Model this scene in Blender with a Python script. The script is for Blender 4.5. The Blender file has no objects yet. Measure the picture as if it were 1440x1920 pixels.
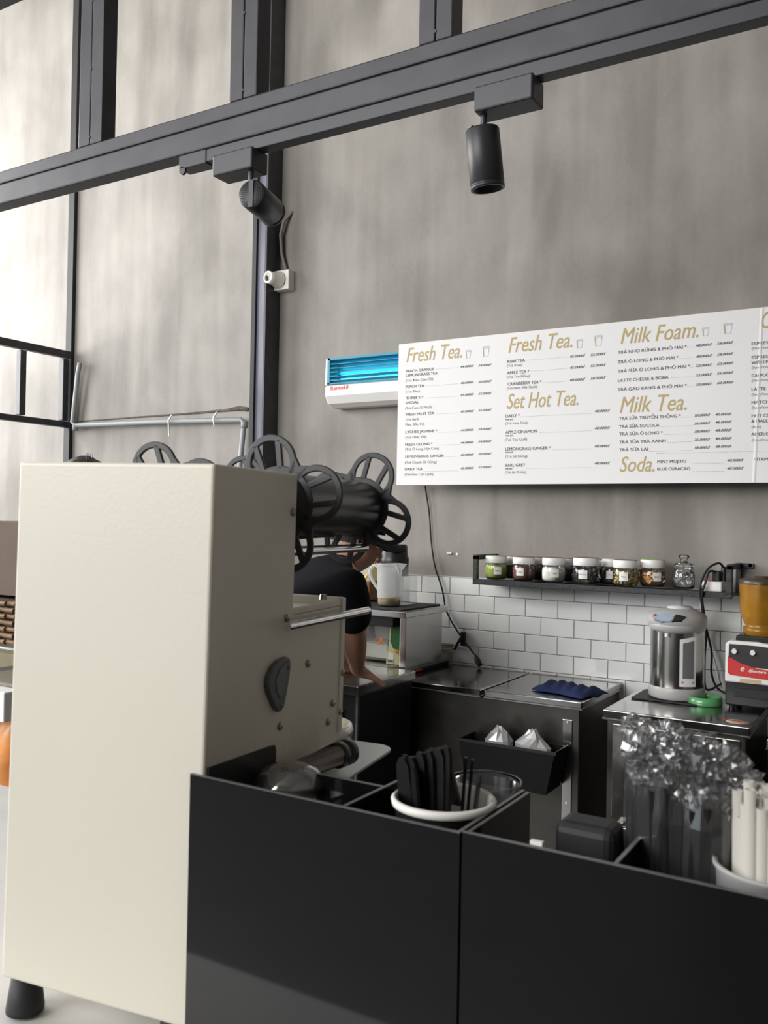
import bpy, bmesh, math, random
from mathutils import Vector, Matrix
random.seed(7)
C = bpy.context.scene.collection
PI = math.pi
# ------------------------------------------------------------------ camera
F = 1662.0
RV = Vector((0.85494806, 0.51838256, 0.01852906))
UV = Vector((-0.00986444, -0.01946644, 0.99976185))
FV = Vector((-0.5186198, 0.85492723, 0.01152924))
CAM = Vector((0, 0, 1.5))
cd = bpy.data.cameras.new('camera'); cam = bpy.data.objects.new('camera', cd); C.objects.link(cam)
m = Matrix((RV, UV, -FV)).transposed().to_4x4(); m.translation = CAM; cam.matrix_world = m
cd.sensor_fit = 'VERTICAL'; cd.sensor_height = 36; cd.lens = F * 36 / 1920; cd.clip_start = .02
cd.dof.use_dof = True; cd.dof.focus_distance = 2.9; cd.dof.aperture_fstop = 17
bpy.context.scene.camera = cam
# ------------------------------------------------------------------ world, light, exposure
vs = bpy.context.scene.view_settings
vs.view_transform = 'Standard'; vs.look = 'None'; vs.gamma = 1; vs.use_curve_mapping = False; vs.exposure = 0.0
w = bpy.data.worlds.new('world'); bpy.context.scene.world = w; w.use_nodes = True
w.node_tree.nodes['Background'].inputs[0].default_value = (.86, .93, 1, 1)
w.node_tree.nodes['Background'].inputs[1].default_value = 1.2


def area(name, loc, rot, sx, sy, power, col=(1, .98, .95)):
    l = bpy.data.lights.new(name, 'AREA'); l.shape = 'RECTANGLE'; l.size = sx; l.size_y = sy; l.energy = power; l.color = col
    o = bpy.data.objects.new(name, l); C.objects.link(o); o.location = loc; o.rotation_euler = rot
    return o


area('daylight_left', (-7.35, .9, 3.3), (0, -PI / 2, 0), 3.0, 5.0, 560, (1, .985, .96))     # daylight through the glazed side
area('daylight_street', (-3.9, -3.9, 3.6), (PI / 2, 0, 0), 5.0, 3.0, 440, (1, .985, .96))   # daylight through the street window


# ------------------------------------------------------------------ helpers
def at(px, py, Y=None, Z=None, X=None):
    d = RV * ((px - 720) / F) - UV * ((py - 960) / F) + FV
    t = Y / d.y if Y is not None else ((Z - 1.5) / d.z if Z is not None else X / d.x)
    return CAM + d * t


class MB:
    def __init__(s): s.v = []; s.f = []; s.m = []; s.sm = []; s.mi = 0; s.smooth = False
    def add(s, vs, fs):
        b = len(s.v); s.v += [Vector(q) for q in vs]
        for q in fs: s.f.append([b + i for i in q]); s.m.append(s.mi); s.sm.append(s.smooth)
        return s
    def box(s, x0, x1, y0, y1, z0, z1):
        return s.add([(x0, y0, z0), (x1, y0, z0), (x1, y1, z0), (x0, y1, z0), (x0, y0, z1), (x1, y0, z1), (x1, y1, z1), (x0, y1, z1)],
                     [(0, 3, 2, 1), (4, 5, 6, 7), (0, 1, 5, 4), (1, 2, 6, 5), (2, 3, 7, 6), (3, 0, 4, 7)])
    def cyl(s, p, q, r0, r1=None, n=16, caps=True):
        r1 = r0 if r1 is None else r1
        p, q = Vector(p), Vector(q); d = (q - p).normalized(); a = d.orthogonal().normalized(); b = d.cross(a)
        vs = [p + (a * math.cos(2 * PI * i / n) + b * math.sin(2 * PI * i / n)) * r0 for i in range(n)]
        vs += [q + (a * math.cos(2 * PI * i / n) + b * math.sin(2 * PI * i / n)) * r1 for i in range(n)]
        fs = [(i, (i + 1) % n, n + (i + 1) % n, n + i) for i in range(n)]
        o = s.smooth; s.smooth = True; s.add(vs, fs); s.smooth = o
        if caps: s.add(vs, [list(range(n))[::-1], list(range(n, 2 * n))])
        return s
    def tube(s, pts, r, n=8):
        pts = [Vector(p) for p in pts]; k = len(pts); vs = []
        d0 = (pts[1] - pts[0]).normalized(); a = d0.orthogonal().normalized()
        for i, p in enumerate(pts):
            d = (pts[min(i + 1, k - 1)] - pts[max(i - 1, 0)]).normalized()
            a = (a - d * a.dot(d)).normalized(); b = d.cross(a); rr = r[i] if isinstance(r, (list, tuple)) else r
            vs += [p + (a * math.cos(2 * PI * j / n) + b * math.sin(2 * PI * j / n)) * rr for j in range(n)]
        fs = [(i * n + j, i * n + (j + 1) % n, (i + 1) * n + (j + 1) % n, (i + 1) * n + j) for i in range(k - 1) for j in range(n)]
        o = s.smooth; s.smooth = True; s.add(vs, fs); s.smooth = o
        s.add(vs, [list(range(n))[::-1], list(range((k - 1) * n, k * n))]); return s
    def lathe(s, c, prof, n=32, axis=None):
        c = Vector(c); d = Vector(axis or (0, 0, 1)).normalized()
        a = Vector((1, 0, 0)) if abs(d.z) > .99 else d.orthogonal().normalized(); b = d.cross(a); vs = []
        for r, z in prof: vs += [c + d * z + (a * math.cos(2 * PI * j / n) + b * math.sin(2 * PI * j / n)) * r for j in range(n)]
        k = len(prof)
        fs = [(i * n + j, i * n + (j + 1) % n, (i + 1) * n + (j + 1) % n, (i + 1) * n + j) for i in range(k - 1) for j in range(n)]
        o = s.smooth; s.smooth = True; s.add(vs, fs); s.smooth = o
        return s
    def prism(s, poly, o, ax, ay, th):     # poly in the plane (ax, ay) at o, extruded by the vector th
        o, ax, ay, th = Vector(o), Vector(ax), Vector(ay), Vector(th); n = len(poly)
        lo = [o + ax * x + ay * y for x, y in poly]; hi = [v + th for v in lo]
        return s.add(lo + hi, [list(range(n))[::-1], list(range(n, 2 * n))] + [(i, (i + 1) % n, n + (i + 1) % n, n + i) for i in range(n)])
    def mesh(s, name, mats):
        me = bpy.data.meshes.new(name); me.from_pydata(s.v, [], s.f)
        for q in (mats if isinstance(mats, (list, tuple)) else [mats]): me.materials.append(q)
        me.polygons.foreach_set('material_index', s.m); me.polygons.foreach_set('use_smooth', s.sm)
        bm = bmesh.new(); bm.from_mesh(me); bmesh.ops.recalc_face_normals(bm, faces=bm.faces); bm.to_mesh(me); bm.free()
        return me
    def build(s, name, mats, parent=None, bevel=0, seg=2):
        o = bpy.data.objects.new(name, s.mesh(name, mats)); C.objects.link(o)
        if parent:
            o.parent = parent; o.matrix_parent_inverse = wm(parent).inverted()
        if bevel:
            b = o.modifiers.new('b', 'BEVEL'); b.width = bevel; b.segments = seg; b.limit_method = 'ANGLE'; b.angle_limit = .7; b.harden_normals = False
        return o


WM = {}
def wm(o):      # world matrix without a depsgraph update
    return (wm(o.parent) @ o.matrix_parent_inverse if o.parent else Matrix()) @ o.matrix_basis


def tag(o, label, cat, group=None):
    o['label'] = label; o['category'] = cat
    if group: o['group'] = group
    return o


def thing(name, label, cat, loc, rz=0, group=None, rot=None):
    o = bpy.data.objects.new(name, None); C.objects.link(o); o.location = loc; o.rotation_euler = rot or (0, 0, rz); o.empty_display_size = .05
    return tag(o, label, cat, group)


def struct(o):
    o['kind'] = 'structure'; return o


def copy_tree(o, loc, label=None, rz=None):
    r = o.copy(); C.objects.link(r); r.location = loc
    if rz is not None: r.rotation_euler = (0, 0, rz)
    if label: r['label'] = label
    for ch in o.children:
        c = ch.copy(); C.objects.link(c); c.parent = r
        for g in ch.children:
            d = g.copy(); C.objects.link(d); d.parent = c
    return r


# ------------------------------------------------------------------ materials
def mat(name, col, rough=.5, metal=0, noise=0, scale=8, stretch=(1, 1, 1), bump=0, spec=.5, trans=0, ior=1.45, emit=0, alpha=1, coat=0, rn=0, ecol=None, bscale=None):
    M = bpy.data.materials.new(name); M.use_nodes = True; nt = M.node_tree; b = nt.nodes['Principled BSDF']
    b.inputs['Base Color'].default_value = (*col, 1); b.inputs['Roughness'].default_value = rough; b.inputs['Metallic'].default_value = metal
    b.inputs['Specular IOR Level'].default_value = spec; b.inputs['Transmission Weight'].default_value = trans; b.inputs['IOR'].default_value = ior
    b.inputs['Alpha'].default_value = alpha; b.inputs['Coat Weight'].default_value = coat
    if emit: b.inputs['Emission Color'].default_value = (*(ecol or col), 1); b.inputs['Emission Strength'].default_value = emit
    if noise or bump or rn:
        tc = nt.nodes.new('ShaderNodeTexCoord'); mp = nt.nodes.new('ShaderNodeMapping'); mp.inputs['Scale'].default_value = stretch
        nt.links.new(tc.outputs['Object'], mp.inputs['Vector'])
        n = nt.nodes.new('ShaderNodeTexNoise'); n.inputs['Scale'].default_value = scale; n.inputs['Detail'].default_value = 6
        nt.links.new(mp.outputs['Vector'], n.inputs['Vector'])
        if noise:
            r = nt.nodes.new('ShaderNodeValToRGB'); r.color_ramp.elements[0].position = .3; r.color_ramp.elements[1].position = .7
            r.color_ramp.elements[0].color = (*[c * (1 - noise) for c in col], 1); r.color_ramp.elements[1].color = (*[min(1, c * (1 + noise)) for c in col], 1)
            nt.links.new(n.outputs['Fac'], r.inputs['Fac']); nt.links.new(r.outputs['Color'], b.inputs['Base Color'])
        if rn:
            mr = nt.nodes.new('ShaderNodeMapRange'); mr.inputs[1].default_value = .3; mr.inputs[2].default_value = .7
            mr.inputs[3].default_value = max(.02, rough - rn); mr.inputs[4].default_value = rough + rn
            nt.links.new(n.outputs['Fac'], mr.inputs[0]); nt.links.new(mr.outputs[0], b.inputs['Roughness'])
        if bump:
            bp = nt.nodes.new('ShaderNodeBump'); bp.inputs['Strength'].default_value = bump; bp.inputs['Distance'].default_value = .01
            src = n
            if bscale:
                src = nt.nodes.new('ShaderNodeTexNoise'); src.inputs['Scale'].default_value = bscale; nt.links.new(tc.outputs['Object'], src.inputs['Vector'])
            nt.links.new(src.outputs['Fac'], bp.inputs['Height']); nt.links.new(bp.outputs['Normal'], b.inputs['Normal'])
    return M


def plaster():
    M = bpy.data.materials.new('grey_plaster'); M.use_nodes = True; nt = M.node_tree; b = nt.nodes['Principled BSDF']; L = nt.links.new
    tc = nt.nodes.new('ShaderNodeTexCoord')
    def nz(scale, st, det=5):
        mp = nt.nodes.new('ShaderNodeMapping'); mp.inputs['Scale'].default_value = st; L(tc.outputs['Object'], mp.inputs['Vector'])
        n = nt.nodes.new('ShaderNodeTexNoise'); n.inputs['Scale'].default_value = scale; n.inputs['Detail'].default_value = det; n.inputs['Distortion'].default_value = .4
        L(mp.outputs['Vector'], n.inputs['Vector']); return n.outputs['Fac']
    a = nz(1.3, (1, 1, .8)); s = nz(7, (1, 1, .09)); f = nz(3.2, (1, 1, .6), 8); g = nz(60, (1, 1, 1), 3)
    def mth(op, x, y):
        k = nt.nodes.new('ShaderNodeMath'); k.operation = op
        for i, q in enumerate((x, y)):
            if isinstance(q, (int, float)): k.inputs[i].default_value = q
            else: L(q, k.inputs[i])
        return k.outputs[0]
    v = mth('ADD', mth('ADD', mth('MULTIPLY', a, .38), mth('MULTIPLY', s, .27)), mth('ADD', mth('MULTIPLY', f, .3), mth('MULTIPLY', g, .05)))
    r = nt.nodes.new('ShaderNodeValToRGB'); e = r.color_ramp.elements
    e[0].position = .39; e[0].color = (.17, .157, .138, 1); e[1].position = .62; e[1].color = (.345, .320, .292, 1)
    L(v, r.inputs['Fac']); L(r.outputs['Color'], b.inputs['Base Color'])
    b.inputs['Roughness'].default_value = .62
    bp = nt.nodes.new('ShaderNodeBump'); bp.inputs['Strength'].default_value = .12; bp.inputs['Distance'].default_value = .01; L(f, bp.inputs['Height']); L(bp.outputs['Normal'], b.inputs['Normal'])
    return M


def film(name, col, refl, opac, rough=.1):     # thin clear plastic or glass: see-through sheet with a sheen
    M = bpy.data.materials.new(name); M.use_nodes = True; nt = M.node_tree; nt.nodes.clear(); L = nt.links.new
    o = nt.nodes.new('ShaderNodeOutputMaterial'); t = nt.nodes.new('ShaderNodeBsdfTransparent'); t.inputs[0].default_value = (*col, 1)
    g = nt.nodes.new('ShaderNodeBsdfGlossy'); g.inputs['Roughness'].default_value = rough
    d = nt.nodes.new('ShaderNodeBsdfDiffuse'); d.inputs[0].default_value = (.8, .8, .8, 1)
    fr = nt.nodes.new('ShaderNodeFresnel'); fr.inputs[0].default_value = 1.45
    ma = nt.nodes.new('ShaderNodeMath'); ma.operation = 'MULTIPLY_ADD'; ma.inputs[1].default_value = 1; ma.inputs[2].default_value = refl; L(fr.outputs[0], ma.inputs[0])
    m1 = nt.nodes.new('ShaderNodeMixShader'); m1.inputs[0].default_value = opac; L(t.outputs[0], m1.inputs[1]); L(d.outputs[0], m1.inputs[2])
    m2 = nt.nodes.new('ShaderNodeMixShader'); L(ma.outputs[0], m2.inputs[0]); L(m1.outputs[0], m2.inputs[1]); L(g.outputs[0], m2.inputs[2]); L(m2.outputs[0], o.inputs[0])
    return M


K = {}
K['plaster'] = plaster()
K['black'] = mat('black_paint', (.035, .036, .042), .38, noise=.25, scale=20, bump=.05)
K['beam'] = mat('charcoal_paint', (.034, .034, .041), .42, noise=.3, scale=9, stretch=(1, 1, 1), bump=.08)
K['trackm'] = mat('track_black', (.035, .035, .042), .4)
K['flat'] = mat('matt_black', (.018, .018, .02), .6)
K['shelf'] = mat('chipped_black_paint', (.018, .018, .02), .45, noise=.5, scale=60, bump=.15)
K['plast'] = mat('black_plastic', (.012, .012, .014), .35)
K['reel'] = mat('reel_plastic', (.03, .03, .033), .4)
K['acryl'] = mat('black_acrylic', (.006, .006, .007), .06, spec=.5)
K['acedge'] = mat('acrylic_cut_edge', (.10, .10, .10), .3)
K['beige'] = mat('cream_powder_coat', (.70, .665, .565), .38, noise=.02, scale=3, bump=.03, bscale=220)
K['steel'] = mat('brushed_steel', (.42, .41, .40), .22, metal=1, noise=.12, scale=5, rn=.08, bump=.02)
K['steeltop'] = mat('worn_steel_top', (.40, .395, .385), .17, metal=1, noise=.12, scale=6, rn=.08, bump=.05)
K['steeldark'] = mat('steel_dark_reflection', (.10, .094, .085), .32, metal=.8, noise=.35, scale=3.5, rn=.1, bump=.04)  # steel with the reflection of a dark room put into its colour
K['chrome'] = mat('chrome', (.75, .74, .72), .1, metal=1)
K['screw'] = mat('screw_metal', (.35, .32, .28), .3, metal=1)
K['tile'] = mat('glazed_white_tile', (.84, .85, .84), .12, noise=.03, scale=5, bump=.03)
K['grout'] = mat('grey_grout', (.26, .235, .20), .85, noise=.2, scale=30)
K['white'] = mat('white_plastic', (.80, .79, .77), .4)
K['offw'] = mat('ivory_plastic', (.76, .74, .68), .35)
K['board'] = mat('printed_white_board', (.735, .725, .73), .45, noise=.012, scale=2)
K['ply'] = mat('board_edge', (.42, .27, .14), .7)
K['gold'] = mat('gold_print', (.46, .34, .115), .5)
K['ink'] = mat('dark_print', (.06, .05, .05), .6)
K['inkl'] = mat('grey_print', (.25, .23, .23), .6)
K['paper'] = mat('white_paper', (.82, .80, .76), .6)
K['strawp'] = mat('paper_straw', (.74, .71, .64), .65)
K['pvc'] = mat('grey_conduit', (.30, .31, .32), .4)
K['ply2'] = mat('cable_grey', (.19, .18, .16), .5)
K['skin'] = mat('skin', (.42, .22, .14), .55, noise=.08, scale=12)
K['shirt'] = mat('black_cotton', (.007, .0065, .009), .9, bump=.2, scale=40, spec=.12)
K['hair'] = mat('black_hair', (.02, .014, .012), .5, bump=.4, scale=60)
K['denim'] = mat('dark_trousers', (.02, .022, .03), .8)
K['glass'] = film('clear_glass', (.97, .98, .975), .03, .02, .03)
K['clear'] = film('clear_plastic', (.93, .94, .94), .05, .10, .12)
K['bag'] = film('crinkled_plastic', (.95, .95, .96), .10, .04, .14)
K['frost'] = film('frosted_plastic', (.90, .92, .92), .01, .40, .5)
K['lamp'] = mat('uv_tube', (.05, .8, 1), .4, emit=3.2, ecol=(.05, .75, 1))
K['trapin'] = mat('trap_inner_glow', (.04, .28, .42), .35, emit=.03, ecol=(0, .45, .8))  # faint blue emission imitates tube light on the panel behind it
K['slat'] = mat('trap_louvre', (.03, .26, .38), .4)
K['red'] = mat('red_print', (.62, .04, .04), .5)


# ------------------------------------------------------------------ setting
WY = 3.6
o = MB().box(-7.6, 2.2, WY, WY + .2, 0, 5.4).build('wall_back', K['plaster']); struct(o)
wallb = o
struct(MB().box(2.2, 2.4, -4.2, 3.8, 0, 5.4).build('wall_right', mat('right_wall_paint', (.12, .11, .10), .7)))
rear = MB().box(-1.1, 2.2, -4.2, -4.0, 0, 5.4).box(-7.4, -1.1, -4.2, -4.0, 0, .3).box(-7.4, -1.1, -4.2, -4.0, 5.1, 5.4)
struct(rear.build('wall_front', mat('front_wall_paint', (.16, .15, .14), .7)))
struct(MB().box(-7.6, 2.4, -4.2, 3.8, -.1, 0).build('floor', mat('dark_floor', (.07, .065, .06), .35, noise=.2, scale=4)))
struct(MB().box(-7.6, 2.4, -4.2, 3.8, 5.4, 5.5).build('ceiling', mat('grey_ceiling', (.20, .19, .18), .8)))
wl = MB().box(-7.6, -7.4, -4.0, 3.6, 0, .25).box(-7.6, -7.4, -4.0, 3.6, 5.25, 5.4)
for y in (-4, -1.5, 1.0, 3.5): wl.box(-7.6, -7.4, y, y + .1, .25, 5.25)
struct(wl.build('wall_left', K['black']))
# tiled splashback: tiles are parts of the wall
TZ = 1.2575; PT = .0762; PW = .1457; X0T = -2.055
tm = {}
def tile_mesh(w_, h_):
    k = (round(w_, 4), round(h_, 4))
    if k not in tm:
        b = MB().box(-w_ / 2, w_ / 2, -.008, 0, -h_ / 2, h_ / 2)
        me = b.mesh('tile', K['tile']); bm = bmesh.new(); bm.from_mesh(me)
        ed = [e for e in bm.edges if all(v.co.y < -.004 for v in e.verts)]
        bmesh.ops.bevel(bm, geom=ed, offset=.0022, segments=1, affect='EDGES'); bm.to_mesh(me); bm.free(); tm[k] = me
    return tm[k]
XR = 0.35
g = MB().box(X0T, XR, WY - .004, WY + .001, TZ - 7 * PT, TZ).build('grout', K['grout'], wallb)
first = [-1.893 - PW, -1.893 - PW * 1.5]
for r in range(7):
    zc = TZ - PT * (r + .5)
    x = -1.893 + (0 if r % 2 else .072) - 2 * PW
    while x < XR:
        a, b_ = max(x, X0T), min(x + PW, XR); x += PW
        if b_ - a < .015: continue
        wv = b_ - a - .0025
        o = bpy.data.objects.new('tile', tile_mesh(wv, PT - .0025)); C.objects.link(o); o.parent = wallb
        o.location = ((a + b_) / 2, WY - .003 + random.uniform(-.0006, .0006), zc); o.rotation_euler = (random.uniform(-.004, .004), 0, random.uniform(-.004, .004))
MB().box(X0T, XR, WY - .012, WY, TZ, TZ + .004).build('tile_edge_strip', mat('pale_trim', (.55, .54, .52), .4), wallb)

# wall seam below the pipe, plug holes
MB().tube([at(142, 791, Y=3.6), at(250, 783, Y=3.6), at(350, 776, Y=3.6), at(420, 770, Y=3.6), at(450, 766, Y=3.6), at(466, 768, Y=3.6)], [.004, .005, .006, .008, .014, .012], 6).build('cracked_plaster_seam', mat('seam_dark', (.10, .085, .075), .9, noise=.4, scale=30), wallb)
a = at(840, 1037, Y=3.6); b = at(857, 1039, Y=3.6)
MB().cyl((a.x, 3.592, a.z), (a.x + .022, 3.594, a.z - .001), .006, .004, 8).cyl((b.x, 3.601, b.z), (b.x, 3.598, b.z), .006, None, 8).build('wall_plug', K['paper'], wallb)

# ------------------------------------------------------------------ steel post and left column
x0 = at(474, 560, Y=3.5).x; x1 = at(502, 560, Y=3.5).x
pc = thing('steel_post', 'tall glossy black steel channel post against the wall, left of the insect trap', 'post', ((x0 + x1) / 2, 3.55, 0))
gl = mat('black_paint_sheen', (.20, .20, .25), .16, noise=.3, scale=6, stretch=(1, 1, .3), bump=.03)  # black paint, its bright bluish sheen put into the base colour
MB().box(x0 + .025, x1 - .012, 3.505, 3.58, 0, 5.4).build('web', gl, pc)
MB().box(x0, x0 + .025, 3.49, 3.6, 0, 5.4).build('flange', K['flat'], pc)
MB().box(x1 - .012, x1, 3.485, 3.6, 0, 5.4).build('flange', K['black'], pc)
x0 = at(127, 400, Y=3.57).x; x1 = at(138, 400, Y=3.57).x
cl = thing('steel_post', 'slim black steel post against the wall, far left above the mesh of square tubes', 'post', (x0, 3.58, 0))
MB().box(x0, x1, 3.575, 3.6, 0, 5.4).build('tube', K['flat'], cl, .003)
# black tube frame running off the wall at the left
FX = -4.42
fr = thing('tube_frame', 'black square-tube frame projecting from the wall at the far left', 'frame', (FX, 3.59, 2.03))
def bar(n, x0, x1, y0, y1, z0, z1, par=fr): return MB().box(x0, x1, y0, y1, z0, z1).build(n, K['black'], par, .003)
bar('rail', FX - .02, FX + .02, 1.6, 3.6, 2.452, 2.495); bar('rail', FX - .02, FX + .02, 1.6, 3.6, 2.035, 2.07)
for y in (3.545, 3.25, 2.95, 2.65, 2.35, 2.05, 1.75): bar('baluster', FX - .02, FX + .02, y - .02, y + .02, 2.075, 2.445)
# grey conduit
q = [at(150, 680, Y=3.555), at(146, 700, Y=3.555), at(136, 792, Y=3.56), at(141, 798, Y=3.56), at(300, 791, Y=3.56), at(452, 787, Y=3.56), at(458, 792, Y=3.56), at(450, 870, Y=3.56)]
q.append(Vector((q[-1].x, 3.56, .9)))
cp = thing('wall_conduit', 'grey plastic conduit pipe running along the wall below the plaster seam', 'pipe', q[0])
MB().tube(q, .014, 10).build('pipe', K['pvc'], cp)
for k in (3, 6): MB().lathe(q[k] - Vector((0, 0, .03)), [(.012, 0), (.0175, 0), (.0175, .035), (.012, .035)], 12).build('coupling', K['pvc'], cp)
for px, py, dl in ((319, 788, .07), (403, 783, .03)):
    p_ = at(px, py, Y=3.545)
    MB().tube([p_ + Vector((.012, 0, .028)), p_ + Vector((.002, -.012, .0)), p_ + Vector((.0, -.012, -.015))], .005, 6).tube([p_ + Vector((.0, -.012, -.01)), p_ + Vector((.008, -.012, -.02 - dl))], .004, 6).build('tie_strip', K['paper'], cp)

# ------------------------------------------------------------------ hanging beam frame, track and spotlights
BY = 1.65
zt = at(740, 98.7, Y=BY).z; zb = at(740, 192, Y=BY).z + .012; zm = at(740, 131, Y=BY).z
bt = thing('hanging_beam_frame', 'dark grey steel beam frame hanging above the counter', 'frame', (-1, BY, zb))
MB().box(-4.2, 1.6, BY, BY + .05, zm + .001, zt).build('beam', K['beam'], bt, .004)
MB().box(-4.2, 1.6, BY, BY + .05, zb, zm - .001).build('beam', K['beam'], bt, .004)
zu = at(14, 5, Y=BY).z + .03
MB().box(-4.2, 1.6, BY, BY + .05, zu, zu + .1).build('beam', K['beam'], bt, .004)
for pa, pb, py in ((148, 191, 200), (431, 482, 120), (785, 848, 50)):
    xa = at(pa, py, Y=BY).x; xb = at(pb, py, Y=BY).x; xm = (xa + xb) / 2
    h = MB().box(xa, xm - .001, BY, BY + .05, zt, 5.4).build('hanger', K['beam'], bt, .003)
    h = MB().box(xm + .001, xb, BY, BY + .05, zt, 5.4).build('hanger', K['beam'], bt, .003)
    for k in range(4): MB().cyl((xm, BY - .0015, zt + .02 + k * .19), (xm, BY + .001, zt + .02 + k * .19), .0035, None, 8).build('weld_spot', K['beam'], bt)
# lighting track
tx0 = at(395, 275, Y=BY + .01).x; tz = zb
tr = thing('lighting_track', 'black lighting track fixed under the dark grey hanging beam', 'track', (tx0, BY + .03, tz - .03))
MB().box(tx0 - .01, 1.5, BY + .005, BY + .04, tz - .032, tz).build('track_rail', K['trackm'], tr, .002)
xs = at(334, 290, Y=BY).x
MB().box(xs, tx0 - .01, BY + .003, BY + .045, tz - .035, tz).cyl((xs + .012, BY + .003, tz - .04), (xs + .012, BY + .010, tz - .04), .010, None, 12).build('end_feed', K['trackm'], tr, .002)


def spot(label, ax0, ax1, stem_top, centre_top, axis, dotted):
    axis = Vector(axis).normalized(); zc = tz - .03
    t = thing('track_spotlight', label, 'spotlight', (stem_top.x, BY + .02, zc), group='spotlights on the black track')
    MB().box(ax0, ax1, BY - .012, BY + .05, zc - .052, zc).build('adapter_box', K['trackm'], t, .004)
    MB().tube([stem_top, stem_top.lerp(centre_top, .6), centre_top + axis * .012], [.008, .007, .007], 10).build('stem', K['trackm'], t)
    b = MB(); r = .0355; L_ = .122
    b.lathe(centre_top, [(0, 0), (r * .94, 0), (r, .003), (r, L_ - .012), (r * .96, L_ - .011), (r * .96, L_ - .008), (r, L_ - .007), (r, L_), (r * .86, L_), (r * .80, L_ - .03), (0, L_ - .03)], 40, axis)
    body = b.build('lamp_body', mat('lamp_black', (.022, .022, .026), .42), t)
    MB().lathe(centre_top + axis * (L_ - .012), [(0, 0), (r * .55, .0), (r * .6, -.004)], 24, axis).build('lens', K['glass'], t)
    u = axis.cross(Vector((0, 0, 1))).normalized(); v = axis.cross(u)
    g_ = MB()
    for i in range(-7, 8):
        for j in range(-7, 8):
            if abs(i) < 2: continue
            p_ = u * i * .0045 + v * j * .0045
            if p_.length < r * .88: c_ = centre_top + p_ - axis * .0006; g_.cyl(c_, c_ + axis * .0004, .0013, None, 6)
    g_.build('vent_grille', K['flat'], t)['kind'] = 'stuff'
    MB().prism([(-.006, -r * .95), (.006, -r * .95), (.006, r * .95), (-.006, r * .95)], centre_top - axis * .003, u, v, axis * .003).build('back_bar', K['trackm'], t)
    return t


a = at(893, 170, Y=BY).x; b = at(1003, 160, Y=BY).x
st = at(911, 192, Y=BY + .015); ct = at(904, 243, Y=BY + .015); eb = at(914, 346, Y=BY + .03)
spot('black cylinder track spotlight pointing down, above the menu board', a, b, st, ct, eb - ct, 0)
a = at(404, 300, Y=BY).x; b = at(478, 290, Y=BY).x
st = at(470, 296, Y=BY + .015); ct = at(471, 363, Y=BY + .0)
vd = (ct - CAM).normalized(); lat = (RV * 37 - UV * 33).normalized()
spot('black track spotlight tilted away with dotted rear grille, in front of the steel post', a, b, st, ct, vd * .86 + lat * .51, 1)

# ------------------------------------------------------------------ wall sensor, insect trap
a = at(507, 528, Y=3.55); b = at(541, 528, Y=3.55)
ws = thing('wall_socket_lampholder', 'small ivory box with round holder on the wall, right of the steel post', 'lampholder', ((a.x + b.x) / 2, 3.6, a.z))
zc = a.z; xc = (a.x + b.x) / 2
MB().box(a.x, b.x, 3.55, 3.6, zc - .05, zc + .05).build('box', K['offw'], ws, .004)
MB().lathe((xc - .005, 3.55, zc), [(.045, 0), (.043, .006), (.036, .03), (.031, .05), (.031, .075), (.025, .075), (.022, .05), (0, .05)], 24, (-.15, -1, 0)).build('lamp_holder', K['offw'], ws)
p0 = at(538, 512, Y=3.585); p1 = at(526, 440, Y=3.57); p2 = at(532, 415, Y=3.57); p3 = at(549, 397, Y=3.602)
MB().tube([p0, p0.lerp(p1, .5) + Vector((-.012, 0, 0)), p1, p2, p3], .0085, 8).build('cord', K['ply2'], ws)

TY = 3.47
a = at(613, 672, Y=TY); z1 = a.z; z0 = at(616, 762, Y=TY).z; xa = at(608, 740, Y=TY).x; xb = xa + .62
trp = thing('insect_trap', 'white wall insect trap with glowing blue tube, left of the menu board', 'insect trap', (xa + .3, 3.6, z0))
h = z1 - z0
prof = [(0, 0), (.075, 0), (.11, .02), (.13, .05), (.13, .10), (.105, h * .47), (.02, h), (0, h)]
prof = [(.0, .0), (.07, 0), (.105, .015), (.13, .05), (.13, h * .42), (.12, h * .44), (.10, h * .47), (.0, h * .47)]
MB().prism(prof, (xa, 3.6, z0), (0, -1, 0), (0, 0, 1), (xb - xa, 0, 0)).build('lower_housing', K['white'], trp, .022, 4)
MB().prism([(0, h * .47), (.128, h * .44), (.122, h), (0, h)], (xa, 3.6, z0), (0, -1, 0), (0, 0, 1), (.014, 0, 0)).build('end_cap', K['white'], trp, .003)
MB().prism([(0, h * .47), (.128, h * .44), (.122, h), (0, h)], (xb - .014, 3.6, z0), (0, -1, 0), (0, 0, 1), (.014, 0, 0)).build('end_cap', K['white'], trp, .003)
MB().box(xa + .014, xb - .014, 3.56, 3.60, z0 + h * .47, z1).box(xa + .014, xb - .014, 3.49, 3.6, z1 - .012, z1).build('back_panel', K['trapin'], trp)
for k in range(6):
    z = z0 + h * .50 + k * h * .085
    MB().prism([(0, 0), (.03, .006), (.03, .009), (0, .003)], (xa + .014, 3.505, z), (0, -1, 0), (0, 0, 1), (xb - xa - .028, 0, 0)).build('louvre', K['slat'], trp)
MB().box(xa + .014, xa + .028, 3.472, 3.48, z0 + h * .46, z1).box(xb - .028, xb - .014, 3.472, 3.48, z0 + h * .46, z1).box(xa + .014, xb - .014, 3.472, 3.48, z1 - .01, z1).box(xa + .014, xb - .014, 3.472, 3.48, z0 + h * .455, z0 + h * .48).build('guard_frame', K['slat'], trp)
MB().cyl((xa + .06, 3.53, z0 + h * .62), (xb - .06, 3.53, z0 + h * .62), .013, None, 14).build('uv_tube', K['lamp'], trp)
l = bpy.data.lights.new('uv_glow', 'AREA'); l.shape = 'RECTANGLE'; l.size = .48; l.size_y = .02; l.energy = .22; l.color = (.05, .75, 1)
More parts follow.
